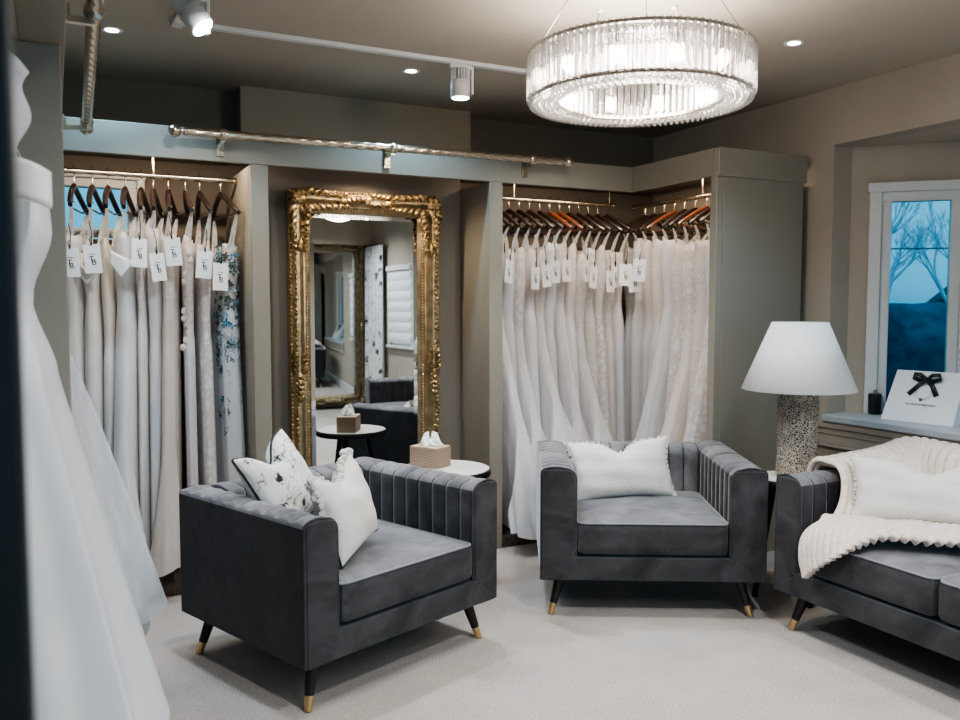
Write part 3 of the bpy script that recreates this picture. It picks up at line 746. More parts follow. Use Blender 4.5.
# ------------------------------------------------------------------ things on the bay sill
t = thing('gift_bag', 'flat white card gift bag tied with a black bow, standing on the windowsill', 'gift bag', (3.862, 2.775, .7625), atan2(2.589-2.95, 3.895-3.835))
Wb, Hb, Db = .36, .25, .07
g = MB(); lean = .11
g.add([(-Wb/2,-Db/2,0),(Wb/2,-Db/2,0),(Wb/2,Db/2,0),(-Wb/2,Db/2,0),(-Wb/2+.008,-.004+lean,Hb),(Wb/2-.008,-.004+lean,Hb),(Wb/2-.008,.004+lean,Hb),(-Wb/2+.008,.004+lean,Hb)],
      [(0,3,2,1),(4,5,6,7),(0,1,5,4),(1,2,6,5),(2,3,7,6),(3,0,4,7)])
g.build('bag_body', M['bag'], t, smooth=0, bevel=.002)
ang = atan2(lean-.004+Db/2, Hb); fr = Matrix.Translation((0,-Db/2,0)) @ Matrix.Rotation(-ang, 4, 'X')
def on_front(x, z, d=.002): return fr @ Vector((x, -d, z))
def strip(m, pts, w):
    vs = []; n = len(pts)
    for i, (x, z, d) in enumerate(pts):
        a = Vector(pts[max(i-1,0)][:2]); b = Vector(pts[min(i+1,n-1)][:2]); dd = (b-a).normalized(); nn = Vector((-dd.y, dd.x))
        ww = w[i] if isinstance(w, list) else w
        for s in (-1, 1): vs.append(on_front(x+nn.x*ww*s, z+nn.y*ww*s, d))
    m.add(vs, [(2*i, 2*i+1, 2*i+3, 2*i+2) for i in range(n-1)])
g = MB(); zc = .232
for s in (-1, 1):
    strip(g, [(0, zc, .014), (s*.03, zc+.022, .03), (s*.062, zc+.026, .026), (s*.066, zc+.008, .014), (s*.03, zc-.004, .008), (0, zc, .010)], .011)
    strip(g, [(0, zc, .012), (s*.035, zc-.03, .01), (s*(.075 if s < 0 else .066), zc-.082, .006)], [.008, .012, .013])
g.ball(on_front(0, zc, .016), .014, n=8, m=6)
g.build('bow', M['ribbon'], t, smooth=60, solid=.0015)
ringp = [on_front(-.002+.042*cos(a)*(.9), zc-.055+.052*sin(a), .004) for a in [2*pi*k/30 for k in range(30)]]
MB().tube(ringp, .0011, 5, closed=True).build('ribbon_cord', M['brass'], t)
text_mesh('TB', .022, 'emblem', M['ink'], t, fr @ Matrix.Translation((-.008,-.003,.125)) @ Matrix.Rotation(pi/2, 4, 'X'), spacing=.55)
text_mesh('THE WEDDING BOUTIQUE', .0125, 'lettering', M['ink'], t, fr @ Matrix.Translation((-.004,-.003,.098)) @ Matrix.Rotation(pi/2, 4, 'X'))
t = thing('candle_jar', 'small black jar with a short stopper beside the window frame', 'jar', (3.945, 3.098, .762))
MB().lathe([(.030,0),(.033,.004),(.034,.10),(.031,.112),(.010,.114)], 28).build('jar_body', M['candle'], t)
MB().lathe([(.009,.112),(.009,.132)], 14).build('stopper', M['chrome'], t)

# ------------------------------------------------------------------ gilt mirrors
def make_mirror(name, label, loc, rz, W, H, F, gold, gold2, lean=0, lite=False):
    t = thing(name, label, 'mirror', loc, rz); t.rotation_euler = (-lean, 0, rz)
    # frame: mitred sweep, profile (inset, depth towards viewer = -y)
    prof = [(0,0),(0,.052),(.006,.060),(.014,.056),(.020,.062),(.034,.078),(.050,.080),(.060,.070),(.066,.058),(.078,.050),(.086,.052),(.092,.046),(.104,.030),(.112,.026),(F,.018),(F,0)]
    g = MB(); n = len(prof); vs = []
    for cx, cz in ((-1,0),(1,0),(1,1),(-1,1)):
        for i, d in prof: vs.append((cx*(W/2-i), -d, i if cz == 0 else H-i))
    g.add(vs, [(c*n+i, ((c+1)%4)*n+i, ((c+1)%4)*n+i+1, c*n+i+1) for c in range(4) for i in range(n-1)])
    g.build('frame', gold, t, smooth=35)
    # silvered plate with a bevelled border
    a = W/2-F; b0, b1 = F, H-F; e = .022
    o = MB().add([(-a+e,-.020,b0+e),(a-e,-.020,b0+e),(a-e,-.020,b1-e),(-a+e,-.020,b1-e)], [(0,1,2,3)]); gl = o.build('mirror_glass', M['mirror'], t, smooth=0)
    o = MB(); o.add([(-a,-.0185,b0),(a,-.0185,b0),(a,-.0185,b1),(-a,-.0185,b1),(-a+e,-.020,b0+e),(a-e,-.020,b0+e),(a-e,-.020,b1-e),(-a+e,-.020,b1-e)], [(0,1,5,4),(1,2,6,5),(2,3,7,6),(3,0,4,7)])
    o.build('glass_bevel', M['mirror'], gl, smooth=0)
    # bead and rope trims
    def run(inset, depth, step, fn, m):
        for (x0,z0,x1,z1) in ((-W/2+inset,inset,W/2-inset,inset),(W/2-inset,inset,W/2-inset,H-inset),(W/2-inset,H-inset,-W/2+inset,H-inset),(-W/2+inset,H-inset,-W/2+inset,inset)):
            L = math.hypot(x1-x0, z1-z0); k = int(L/step); ang = atan2(z1-z0, x1-x0)
            for i in range(k):
                f = (i+.5)/k; fn(m, lerp(x0,x1,f), -depth, lerp(z0,z1,f), ang, i)
    m = MB(); run(.097, .044, .017, lambda m,x,y,z,a,i: m.ball((x,y,z), .0058, n=6, m=4), m); m.build('bead_trim', M['brass'] if not lite else gold, t, smooth=180)
    m = MB(); run(.008, .056, .022, lambda m,x,y,z,a,i: m.ball((x,y,z), .012, .007, .0065, n=6, m=4, mtx=Matrix.Rotation(-a-.7,3,'Y')), m); m.build('rope_trim', gold2, t, smooth=180)
    rn = random.Random(9)
    def leafs(x, y, z, a, i, m=None):
        m.ball((x+rn.uniform(-.005,.005),y-rn.uniform(0,.006),z+rn.uniform(-.005,.005)), rn.uniform(.010,.017), .008, rn.uniform(.006,.010), n=6, m=4, mtx=Matrix.Rotation(-a+rn.uniform(-.9,.9),3,'Y'))
    m = MB(); run(.030, .074, .026, lambda mm,x,y,z,a,i: leafs(x,y,z,a,i,mm), m); m.build('carved_trim', gold2, t, smooth=180)
    # acanthus clusters: curled scrolls and overlapping leaves
    def scroll(m, c, r, a0, turns, sgn, th):
        pts = []; rs = []
        for k in range(16):
            f = k/15; a = a0+sgn*f*turns*2*pi; q = r*(1-.8*f)
            pts.append((c[0]+q*cos(a), c[1]-.012*f, c[2]+q*sin(a))); rs.append(th*(1-.45*f))
        m.tube(pts, rs, 7)
    def leaf(m, c, L, w, a, y):
        def f(u, v):
            s = u; ww = w*sin(pi*min(1,s*.92+.08))**.7*(1+.18*sin(s*26)); q = (v-.5)*2
            lx, lz = L*s, ww*q
            return (c[0]+lx*cos(a)-lz*sin(a), y-.020*sin(pi*s)-.008*(1-q*q)+.004*abs(q), c[2]+lx*sin(a)+lz*cos(a))
        m.grid(f, 14, 5)
    def corner(cx, cz):
        m = MB(); c = (cx*(W/2-.055), -.075, .055 if cz < 0 else H-.055)
        ax = 0 if cx < 0 else pi; az = pi/2 if cz < 0 else -pi/2
        m.ball((c[0],-.085,c[2]), .028, .016, .028, n=10, m=7)
        for a, s in ((ax, 1), (az, -1)):
            d = (cos(a), sin(a)); nrm = (-d[1], d[0])
            for k in range(7):
                f = .03+.034*k
                for q in (-1, 1):
                    p = (c[0]+d[0]*f+nrm[0]*q*.022*(1-k*.06), 0, c[2]+d[1]*f+nrm[1]*q*.022*(1-k*.06))
                    leaf(m, p, .065-.003*k, .016-.001*k, a+q*(.75-.06*k)+rn.uniform(-.15,.15), -.072+.002*k)
                    scroll(m, (p[0]+d[0]*.012+nrm[0]*q*.016, -.080, p[2]+d[1]*.012+nrm[1]*q*.016), .016-.001*k, a+q*pi/2, 1.1, q, .0052)
            leaf(m, (c[0]+d[0]*.20, 0, c[2]+d[1]*.20), .085, .018, a, -.07)
        for k in range(5):
            a = atan2(az > 0 and 1 or -1, ax == 0 and 1 or -1)+pi+(k-2)*.5; leaf(m, c, .06, .016, a, -.082)
        m.build('corner_ornament', gold2, t, smooth=60, solid=.002)
    for cx in (-1, 1):
        for cz in (-1, 1): corner(cx, cz)
    def centre(x, z, a):
        m = MB(); d = (cos(a), sin(a)); m.ball((x,-.082,z), .020, .012, .020, n=10, m=7)
        for s in (-1, 1):
            for k in range(4):
                f = .012+.026*k; aa = a if s > 0 else a+pi
                for q in (-1, 1):
                    p = (x+s*d[0]*f-d[1]*q*.014, 0, z+s*d[1]*f+d[0]*q*.014)
                    leaf(m, p, .05, .012, aa+q*(.6-.1*k), -.074); scroll(m, (p[0],-.08,p[2]), .011, aa, 1.0, q, .004)
        m.build('centre_ornament', gold2, t, smooth=60, solid=.002)
    for x, z, a in ((0,.045,0),(0,H-.045,0),(-W/2+.045,H*.5,pi/2),(W/2-.045,H*.5,pi/2)): centre(x, z, a)
    return t
MY = 4.449
make_mirror('gilt_mirror', 'tall ornate gold-framed mirror standing in the central alcove', (1.517, MY-.022, .0), 0, .85, 1.952, .12, M['gold'], M['gold_dark'], radians(.06))
make_mirror('gilt_mirror', 'large pale gilt mirror on the far side, seen only in the gold mirror', (3.13, YF+.17, .06), pi+radians(5), 1.05, 2.12, .12, M['silver_gilt'], M['silver_gilt'], 0, True)

# ------------------------------------------------------------------ chandelier
CHX, CHY, CB, CT, CR_ = 1.945, 2.565, 2.095, 2.272, .402
t = thing('crystal_chandelier', 'round drum chandelier of clear crystal bars hanging from the ceiling', 'chandelier', (CHX, CHY, CB))
HH = CT-CB
def ring(m, R, z, w=.012, hgt=.012, n=96):
    m.lathe([(R-w/2,z),(R+w/2,z),(R+w/2,z+hgt),(R-w/2,z+hgt),(R-w/2,z)], n, caps=False); return m
ring(MB(), CR_-.008, HH-.012).build('top_ring', M['crystal_metal'], t, smooth=30)
ring(MB(), CR_-.008, .004).build('bottom_ring', M['crystal_metal'], t, smooth=30)
ring(ring(MB(), .30, HH-.012), .30, .004).build('inner_ring', M['crystal_metal'], t, smooth=30)
g = MB()
for k in range(6):
    a = pi*k/6; g.tube([(-(CR_-.01)*cos(a), -(CR_-.01)*sin(a), HH-.006), ((CR_-.01)*cos(a), (CR_-.01)*sin(a), HH-.006)], .004, 6)
g.build('spoke_frame', M['crystal_metal'], t)
pr = MB().lathe([(.004,.006),(.0125,.010),(.0125,HH-.008),(.004,HH+.002)], 6)
NP = 96
first = None
for k in range(NP):
    a = 2*pi*k/NP
    if first is None: o = first = pr.build('crystal_bar', M['crystal'], t, smooth=0)
    else: o = first.copy(); col.objects.link(o)
    o.location = (CR_*cos(a), CR_*sin(a), 0); o.rotation_euler = (0, 0, a)
g = MB()
for k in range(70):
    a = 2*pi*k/70; g.lathe([(.004,.006),(.011,.010),(.011,HH-.008),(.004,HH+.002)], 6, .30*cos(a), .30*sin(a))
o = g.build('inner_crystal_bars', M['crystal_in'], t, smooth=0); o['kind'] = 'stuff'
g = MB()
for R, nb_ in ((CR_-.004,110),(.375,100),(.352,92),(.33,86),(.308,80)):
    for k in range(nb_):
        a = 2*pi*(k+.3*R*10)/nb_; g.ball((R*cos(a), R*sin(a), -.002), .0095, n=6, m=4)
o = g.build('crystal_beads', M['crystal_in'], t, smooth=0); o['kind'] = 'stuff'
NB = 12
for k in range(NB):
    a = 2*pi*k/NB+.2
    hb = MB().lathe([(.012,0),(.014,.03),(.008,.034)], 12, .36*cos(a), .36*sin(a), HH*.62).build('lamp_holder', M['crystal_metal'], t)
    MB().ball((.36*cos(a), .36*sin(a), HH*.42), .019, .019, .030, n=12, m=8).build('bulb', M['bulb'], hb, smooth=180)
for k in range(5):
    a = 2*pi*k/5+.35
    MB().tube([((CR_-.02)*cos(a), (CR_-.02)*sin(a), HH), (.24*cos(a), .24*sin(a), CZ-CB-.001)], .0016, 5).build('suspension_wire', M['crystal_metal'], t)
for k in range(5):
    a = 2*pi*k/5+.35
    MB().lathe([(.006,CZ-CB-.012),(.012,CZ-CB-.008),(.012,CZ-CB-.0005)], 12, .24*cos(a), .24*sin(a)).build('ceiling_anchor', M['white'], t)

# ------------------------------------------------------------------ ceiling lights
def lamp(kind, name, loc, energy, color, target=None, size=None, blend=.6, angle=None, size_y=None, radius=.04, rot=None):
    d = bpy.data.lights.new(name, kind); d.energy = energy; d.color = color
    if kind == 'SPOT': d.spot_size = radians(angle or 80); d.spot_blend = blend; d.shadow_soft_size = radius
    if kind == 'POINT': d.shadow_soft_size = radius
    if kind == 'AREA':
        d.shape = 'RECTANGLE'; d.size = size; d.size_y = size_y or size
    o = bpy.data.objects.new(name, d); col.objects.link(o); o.location = loc
    if rot: o.rotation_euler = rot
    elif target is not None:
        o.rotation_euler = (Vector(target)-Vector(loc)).to_track_quat('-Z', 'Y').to_euler()
    return o
COOL = (.42, .73, 1.0); NEU = (.93, .97, 1.0); WARM = (1, .80, .60)
dl_proto = None
for (x, y, lab, e) in ((.25, 3.93, 'recessed ceiling spotlight above the overhead side rail', 24), (1.604, 3.945, 'recessed ceiling spotlight between the track spots over the mirror', 27),
                    (2.941, 2.774, 'recessed ceiling spotlight beyond the chandelier towards the bay', 26),
                    (1.6, .9, None, 120), (2.9, .6, None, 70), (.5, 1.5, None, 80), (1.4, -.7, None, 80), (2.9, -.9, None, 110)):  # entries without a label are added fill lamps, no fixture
    if lab:
        t = thing('recessed_spotlight', lab, 'ceiling light', (x, y, CZ))
        MB().lathe([(.026,-.001),(.040,-.004),(.043,0)], 28, caps=False).build('bezel', M['white'], t)
        MB().lathe([(.027,-.0015),(.020,-.001)], 24).build('lens', M['led'], t)
    lamp('SPOT', 'downlight_and_fill_lamp', (x, y, CZ-.012), e, COOL if lab else NEU, (x, y, 0), angle=(150 if y > 3 else 100) if lab else (138 if y > 0 else 150), blend=.8, radius=.03)
tr = thing('lighting_track', 'white ceiling track carrying two adjustable spotlights', 'track', (0, 0, CZ))
MB().box(.50, 2.75, 3.655, 3.69, -.02, -.0005).build('track_channel', M['white'], tr, smooth=0, bevel=.003)
MB().box(.455, .4995, 3.64, 3.705, -.024, -.0005).build('corner_connector', M['white'], tr, smooth=0, bevel=.003)
MB().box(.46, .495, .6, 3.639, -.02, -.0005).build('track_channel', M['white'], tr, smooth=0, bevel=.003)
def spot_head(label, x, y, aim, tz):
    t = thing('track_spotlight', label, 'spotlight', (x, y, CZ-.02))
    MB().box(-.055, .055, -.012, .012, -.022, 0).build('adapter', M['white'], t, smooth=0, bevel=.003)
    MB().box(.052, .066, -.012, .012, -.135, -.006).build('bracket', M['white'], t, smooth=0, bevel=.003)
    d = Vector(aim)-Vector((x, y, CZ-tz)); R = (-d).to_track_quat('Z', 'Y').to_matrix().to_4x4(); T = Matrix.Translation((0,0,-tz+.02)) @ R
    MB().lathe([(.043,-.07),(.046,-.066),(.046,.005),(.042,.01)], 28, mtx=T).build('lamp_housing', M['white'], t)
    g = MB()
    for k in range(7):
        u = -.036+.012*k; w_ = sqrt(max(.0001,.042**2-u*u)); g.box(u-.0022, u+.0022, -w_, w_, .01, .065, mtx=T)
    g.lathe([(.012,.0),(.012,.062)], 12, mtx=T)
    g.build('heat_sink_fins', M['white'], t, smooth=0)
    MB().lathe([(.040,-.0715),(.030,-.0705)], 28, mtx=T).build('lens', M['led'], t)
    return t
spot_head('white track spotlight tilted outward where the ceiling track turns towards the camera', .478, 3.30, (1.5, 2.6, .9), .085)
spot_head('white finned track spotlight pointing straight down above the mirror', 1.742, 3.67, (1.742, 3.66, 0), .105)
lamp('SPOT', 'downlight_and_fill_lamp', (.62, 2.95, CZ-.012), 58, NEU, (.45, 4.2, .9), angle=78, blend=.7, radius=.03)  # added unseen fill lamp brightening the window wardrobe gowns
lamp('SPOT', 'downlight_and_fill_lamp', (2.2, 3.05, CZ-.012), 34, NEU, (2.65, 4.2, .9), angle=74, blend=.7, radius=.03)  # added fill lamp without fixture for the corner wardrobe gowns
lamp('SPOT', 'track_lamp', (.53, 3.27, 2.31), 44, (.78, .9, 1), (1.2, 2.75, .4), angle=80, radius=.03)
lamp('SPOT', 'track_lamp', (1.742, 3.662, 2.31), 44, (.78, .9, 1), (1.742, 3.6, 0), angle=80, radius=.03)
# warm strips tucked behind the fascias, alcove spot, bulbs
lamp('AREA', 'strip_lamp', (.45, 4.20, 2.09), 5, WARM, None, .7, size_y=.03, rot=(radians(12), 0, 0))
lamp('AREA', 'strip_lamp', (2.62, 4.18, 2.09), 4.2, WARM, None, .8, size_y=.03, rot=(radians(14), 0, 0))
lamp('AREA', 'strip_lamp', (3.16, 3.75, 2.09), 4.0, WARM, None, .03, size_y=.6, rot=(0, radians(-14), 0))
lamp('SPOT', 'alcove_lamp', (1.52, 4.20, 2.09), 20, (1, .80, .60), (1.45, 4.05, 0), angle=155, radius=.02)
lamp('POINT', 'chandelier_lamp', (CHX, CHY, CB+.09), 46, (1, .93, .85), radius=.2)

# ------------------------------------------------------------------ hangers, gowns, swing tags
def make_hanger(m):
    t = thing('clothes_hanger', '', 'hanger')
    pts = [(0, 0, -.075), (0, 0, -.045)]
    hk = [(0, .0, -.075), (0, 0, -.05), (0, .004, -.035)]+[(0, .016*cos(a), -.003+.016*sin(a)) for a in [-pi*.35+pi*1.28*k/10 for k in range(11)]]
    MB().tube(hk, .0022, 6).build('hook', M['chrome'], t)
    g = MB()
    def f(u, v):
        s = -1+2*u; y = .205*s; z = -.085-.105*abs(s)**1.25; a = 2*pi*v
        w_ = .010+.003*(abs(s) < .9); hgt = .017*(1-.35*abs(s))
        x = .020*abs(s)**2
        return (x+w_*cos(a), y, z+hgt*sin(a))
    n = 31; m2 = 10
    vs = [f(i/(n-1), j/m2) for i in range(n) for j in range(m2)]
    g.add(vs, [(i*m2+j, i*m2+(j+1)%m2, (i+1)*m2+(j+1)%m2, (i+1)*m2+j) for i in range(n-1) for j in range(m2)]+[tuple(range(m2)), tuple((n-1)*m2+j for j in range(m2-1,-1,-1))])
    g.build('shoulder_bar', m, t, smooth=60)
    MB().tube([(.02,-.195,-.185),(.01,-.1,-.197),(.01,.1,-.197),(.02,.195,-.185)], .0045, 8).build('trouser_bar', m, t)
    for s in (-1, 1): MB().lathe([(.0,0),(.0125,.001),(.0125,.005),(0,.006)], 8, mtx=Matrix.Translation((.02, s*.17, -.178)) ).build('strap_notch', M['chrome'], t)
    return t
proto_h = {'d': make_hanger(M['hanger']), 'l': make_hanger(M['hanger_light'])}
used_h = {'d': False, 'l': False}
def hanger(kind, loc, rz, label, group):
    p = proto_h[kind]
    o = p if not used_h[kind] else copy_tree(p)
    used_h[kind] = True
    o.location = loc; o.rotation_euler = (0, 0, rz); o['label'] = label; o['group'] = group
    return o

def make_tag():
    t = thing('swing_tag', '', 'tag')
    MB().box(-.036, .036, -.0006, .0006, -.235, -.105).build('card', M['card'], t, smooth=0)
    g = MB().tube([(.0,0,0),(.006,-.002,-.05),(0,-.002,-.112)], .0022, 5)
    g.tube([(0,-.002,-.11),(-.006,-.003,-.085),(.004,-.003,-.07),(.002,-.003,-.11)], .002, 5)
    g.build('ribbon_tie', M['ribbon'], t)
    R = Matrix.Rotation(pi/2, 4, 'X')
    text_mesh('T', .036, 'monogram', M['ink'], t, Matrix.Translation((-.004,-.0014,-.172)) @ R)
    text_mesh('B', .036, 'monogram', M['ink'], t, Matrix.Translation((.004,-.0014,-.186)) @ R)
    MB().box(-.013,.015,-.0012,-.0009,-.150,-.1475).build('monogram_bar', M['ink'], t, smooth=0)
    return t
proto_t = make_tag(); used_t = [False]
def swing_tag(loc, rz, label, group, tilt=0):
    o = proto_t if not used_t[0] else copy_tree(proto_t)
    used_t[0] = True; o.location = loc; o.rotation_euler = (0, tilt, rz); o['label'] = label; o['group'] = group

def gown(label, loc, rz, top=1.66, waist=1.30, hem=.14, a=(.034,.03,.034), b=(.15,.115,.17,.25), front=0., mats=('satin','satin'), folds=7, amp=.06, seed=0, straps=True, group=None, strap_z=1.79, seg=64, rows=30, flare=0, lim=0, fstart=.268, strap_off=0):
    """front: how far the hem reaches out to -y beyond its half width; a: thickness bust/waist/hem; b: half width bust/waist/hip/hem"""
    rnd = random.Random(seed); t = thing('wedding_gown', label, 'gown', loc, rz, group)
    ph = [rnd.uniform(0, 2*pi) for _ in range(6)]
    hip = waist-.18
    keys = [(hip, a[2]*.95, b[2], 0), (waist, a[1], b[1], 0), (lerp(waist, top, .6), a[0]*1.05, b[0]*1.0, 0), (top, a[0], b[0]*.96, 0)]
    def ringp(z, n, am, inset=1.0, zf=None):
        t_ = max(0, min(1, (hip-z)/(hip-hem)))
        A, B, yo = interp(keys, z); out = []
        if t_ > 0: A = lerp(a[2]*.95, a[2]*1.05, t_); B = lerp(b[2], b[3], t_); yo = -front*t_
        for k in range(n):
            th = 2*pi*k/n
            w = 1+am*(.55*sin(folds*th+ph[0])+.3*sin((2*folds+1)*th+ph[1])+.25*sin((3*folds-2)*th+ph[2]))
            c, s = cos(th), sin(th)
            e = .75
            x = A*inset*math.copysign(abs(c)**e, c)*w; y = yo+B*inset*math.copysign(abs(s)**e, s)*(1+am*.5*sin(folds*th+ph[3]))
            if lim:
                x = max(-lim, min(lim, x))
                if am > .01: x *= 1-min(.30, am*3.2)*(.5+.5*sin(13*th+ph[1]+.6*sin(3*z+ph[2])))*(.3+.7*t_)
            if flare:
                q = min(1, max(0, (-y-fstart)/.11)); x *= 1+flare*t_*q*(1+.05*sin(17*th+ph[0]))
                if q > 0: y += -.012*q*t_*sin(11*x/.05*.3+ph[3])
            out.append((x, y, z+(zf(th, z) if zf else 0)))
        return out
    def loft(m, rings, closed_top=False):
        n = len(rings[0]); vs = [p for r in rings for p in r]
        fs = [(i*n+k, i*n+(k+1)%n, (i+1)*n+(k+1)%n, (i+1)*n+k) for i in range(len(rings)-1) for k in range(n)]
        if closed_top: fs.append(tuple((len(rings)-1)*n+k for k in range(n)))
        m.add(vs, fs)
    zhem = lambda th, z: .02*sin(3*th+ph[4])*max(0, 1-(z-hem)/.3)
    rings = []
    for j in range(rows+1):
        z = lerp(hem, waist, j/rows); f = 1-j/rows
        rings.append(ringp(z, seg, amp*(.25+.75*f**.7), 1, zhem))
    m = MB(); loft(m, rings); m.build('skirt', M[mats[1]], t, smooth=180)
    rings = []; nb2 = 10
    zt = lambda th, z: (.028*abs(sin(th))**2+.012*sin(4*th+ph[5])-.01)*max(0, (z-waist)/(top-waist))**2
    for j in range(nb2+1): rings.append(ringp(lerp(waist-.012, top, j/nb2), 40, .03, 1.02, zt))
    inner = ringp(top-.05, 40, .03, .8, zt); rings.append([tuple(lerp(p, q, .5) for p, q in zip(rings[-1][k], inner[k])) for k in range(40)]); rings.append(inner)
    m = MB(); loft(m, rings, True); m.build('bodice', M[mats[0]], t, smooth=180)
    if straps:
        for s in (-1, 1):
            m = MB(); yb = s*b[0]*.86; ye = s*.178+strap_off
            w = .006
            p0, p1, p2 = (.0, yb, top-.01), (.012, lerp(yb, ye, .5), lerp(top, strap_z, .6)), (.02, ye, strap_z)
            for dx in (-.005, .006):
                q = [(p0[0]+dx*1.6, p0[1], p0[2]), (p1[0]+dx, p1[1], p1[2]), (p2[0], p2[1], p2[2])]
                vs = []
                for x, y, z in q: vs += [(x-w, y, z), (x+w, y, z)]
                m.add(vs, [(0,1,3,2),(2,3,5,4)])
            m.build('hanging_strap', M[mats[0]], t, smooth=0, solid=.0012)
    return t, keys, None

ord_ = ['first', 'second', 'third', 'fourth', 'fifth', 'sixth', 'seventh', 'eighth', 'ninth', 'tenth', 'eleventh', 'twelfth', 'thirteenth']

# window alcove -----------------------------------------------------
LX = [.100, .178, .245, .320, .392, .448, .517, .596, .664, .765]
LIM = [.038, .036, .026, .046, .022, .030, .036, .026, .030, .046]
LYAW = [-12]*7+[-6, 0, 8]
GL = 'gowns on the window wardrobe rail'
LH = []
specs = [
 ('plain ivory satin gown with a straight neckline, end of the rail by the side wardrobe', ('satin','satin'), 1.66, .10, 11),
 ('ivory satin gown with a looped cowl front below the high window', ('satin','satin'), 1.62, .12, 12),
 ('cream gown with a pleated skirt hanging just before the bow-fronted satin gown', ('champagne','satin'), 1.63, .10, 13),
 ('white satin gown with a large folded bow at the bust', ('white_satin','white_satin'), 1.66, .16, 14),
 ('ivory gown with a frilled lace top below the window frame edge', ('lace','satin'), 1.70, .14, 15),
 ('white gown with crossing gauze straps and a smooth skirt', ('tulle','white_satin'), 1.70, .12, 16),
 ('lace-bodice gown with a beige-pink tulle skirt', ('lace','tulle_taupe'), 1.67, .15, 17),
 ('lace gown with scalloped flower edging along the front', ('lace_big','tulle'), 1.66, .12, 18),
 ('slim white column gown covered in large floral lace', ('lace_big','lace_big'), 1.64, .08, 19),
 ('white gown scattered with blue flowers and grey leaves next to the mirror alcove post', ('lace','white_satin'), 1.63, .06, 20)]
YAW = radians(-12)
for i, (lab, ms, top, fr_, sd) in enumerate(specs):
    x = LX[i]; yw = radians(LYAW[i])
    hanger('d', (x, 4.42, RZ+.0125), yw, ord_[i]+' dark wooden hanger from the side wardrobe on the window rail', 'hangers on the window wardrobe rail')
    t, keys, ip = gown(lab, (x, 4.42, 0), yw, top=top, hem=.16+random.uniform(-.03,.05), waist=1.30+.1*sin(i*2.3), a=(LIM[i]*1.1, LIM[i]*.95, LIM[i]*1.25), lim=LIM[i], b=(.145,.128,.15,.20), front=(.24 if i in (3, 6) else .05), flare=1.8 if i in (3, 6) else 0, mats=ms, seed=sd, group=GL, amp=.09 if 'tulle' in ms[1] else .05)
    LH.append((x, yw, t, top))
# special details on the gowns
t = LH[3][2]                    # folded bow: two crossing satin panels
m = MB(); m.grid(lambda u, v: (-.045+.115*u, -.20-.025*sin(pi*u)-.012*v, 1.60-.06*u*(1-v)-.13*v*(.35+.65*(1-abs(2*u-.9)))), 12, 8)
m.build('folded_bow', M['white_satin'], t, smooth=180, solid=.006)
t = LH[1][2]                    # hanging cowl loop
m = MB()
for k in range(3): m.tube([(-.03, -.17, 1.58-.02*k), (-.03, -.19, 1.53-.02*k), (0, -.20, 1.49-.02*k), (.03, -.19, 1.53-.02*k), (.034, -.17, 1.58-.02*k)], .012, 8)
m.build('cowl_drape', M['satin'], t, smooth=180)
t = LH[7][2]                    # scalloped edging
m = MB()
for k in range(14):
    z = 1.60-.035*k; m.ball((.012*sin(k*1.3)-.01*k/14*2, -.152+.035*min(1,k/9)-.02*max(0,k-9)/5, z), .016, .006, .018, n=8, m=5)
m.build('scalloped_edging', M['lace'], t, smooth=180)
# flowers on the last gown
t, keys = LH[9][2], None
rn = random.Random(31)
def petals(m, c, n, r, nrm):
    R = Vector(nrm).to_track_quat('Z', 'Y').to_matrix().to_4x4()
    for k in range(n):
        a = 2*pi*k/n+rn.uniform(-.3,.3); q = Vector((cos(a)*r*.6, sin(a)*r*.6, 0))
        m.add([(q.x-.5*r*sin(a)*.7, q.y+.5*r*cos(a)*.7, .002), (q.x*1.9, q.y*1.9, .004), (q.x+.5*r*sin(a)*.7, q.y-.5*r*cos(a)*.7, .002), (0,0,.001)], [(0,3,2,1)], Matrix.Translation(c) @ R)
mb, ml, mp_ = MB(), MB(), MB()
gk = [(.17, .052, .20, -.05), (1.2, .050, .15, 0), (1.38, .050, .130, 0), (1.52, .054, .145, 0), (1.63, .054, .139, 0)]
def surf_pt(z, th):
    A, B, yo = interp(gk, z); c, s = cos(th), sin(th)
    return (max(-.048, min(.048, A*1.06*math.copysign(abs(c)**.75, c))), yo+B*1.03*math.copysign(abs(s)**.75, s), z), (c/A, s/B, 0)
for k in range(230):
    z = rn.uniform(1.12, 1.64) if k < 170 else rn.uniform(1.0, 1.16); th = -pi/2+rn.uniform(-1.5, 1.5); c, n = surf_pt(z, th)
    q = rn.random(); petals(ml if q < .5 else mp_ if q < .84 else mb, c, rn.choice((3,4,5)), rn.uniform(.012,.022), n)
for zc_, th0, n_ in ((.84, -pi/2-.95, 26), (.50, -pi/2+.75, 22), (1.0, -pi/2+.55, 24), (.30, -pi/2-.3, 18)):
    for k in range(n_):
        z = zc_+rn.gauss(0, .055); th = th0+rn.gauss(0, .22); c, n = surf_pt(z, th)
        q = rn.random(); petals(mb if q < .25 and z > zc_ else ml if q < .75 else mp_, c, rn.choice((3,4,5)), rn.uniform(.010,.019), n)
for q_ in (mb.build('blue_flower_pattern', M['blue_petal'], t, smooth=0), ml.build('leaf_pattern', M['leaf_applique'], t, smooth=0), mp_.build('pale_flower_pattern', M['pale_petal'], t, smooth=0)): q_['kind'] = 'stuff'
TG = 'swing tags on the window wardrobe gowns'
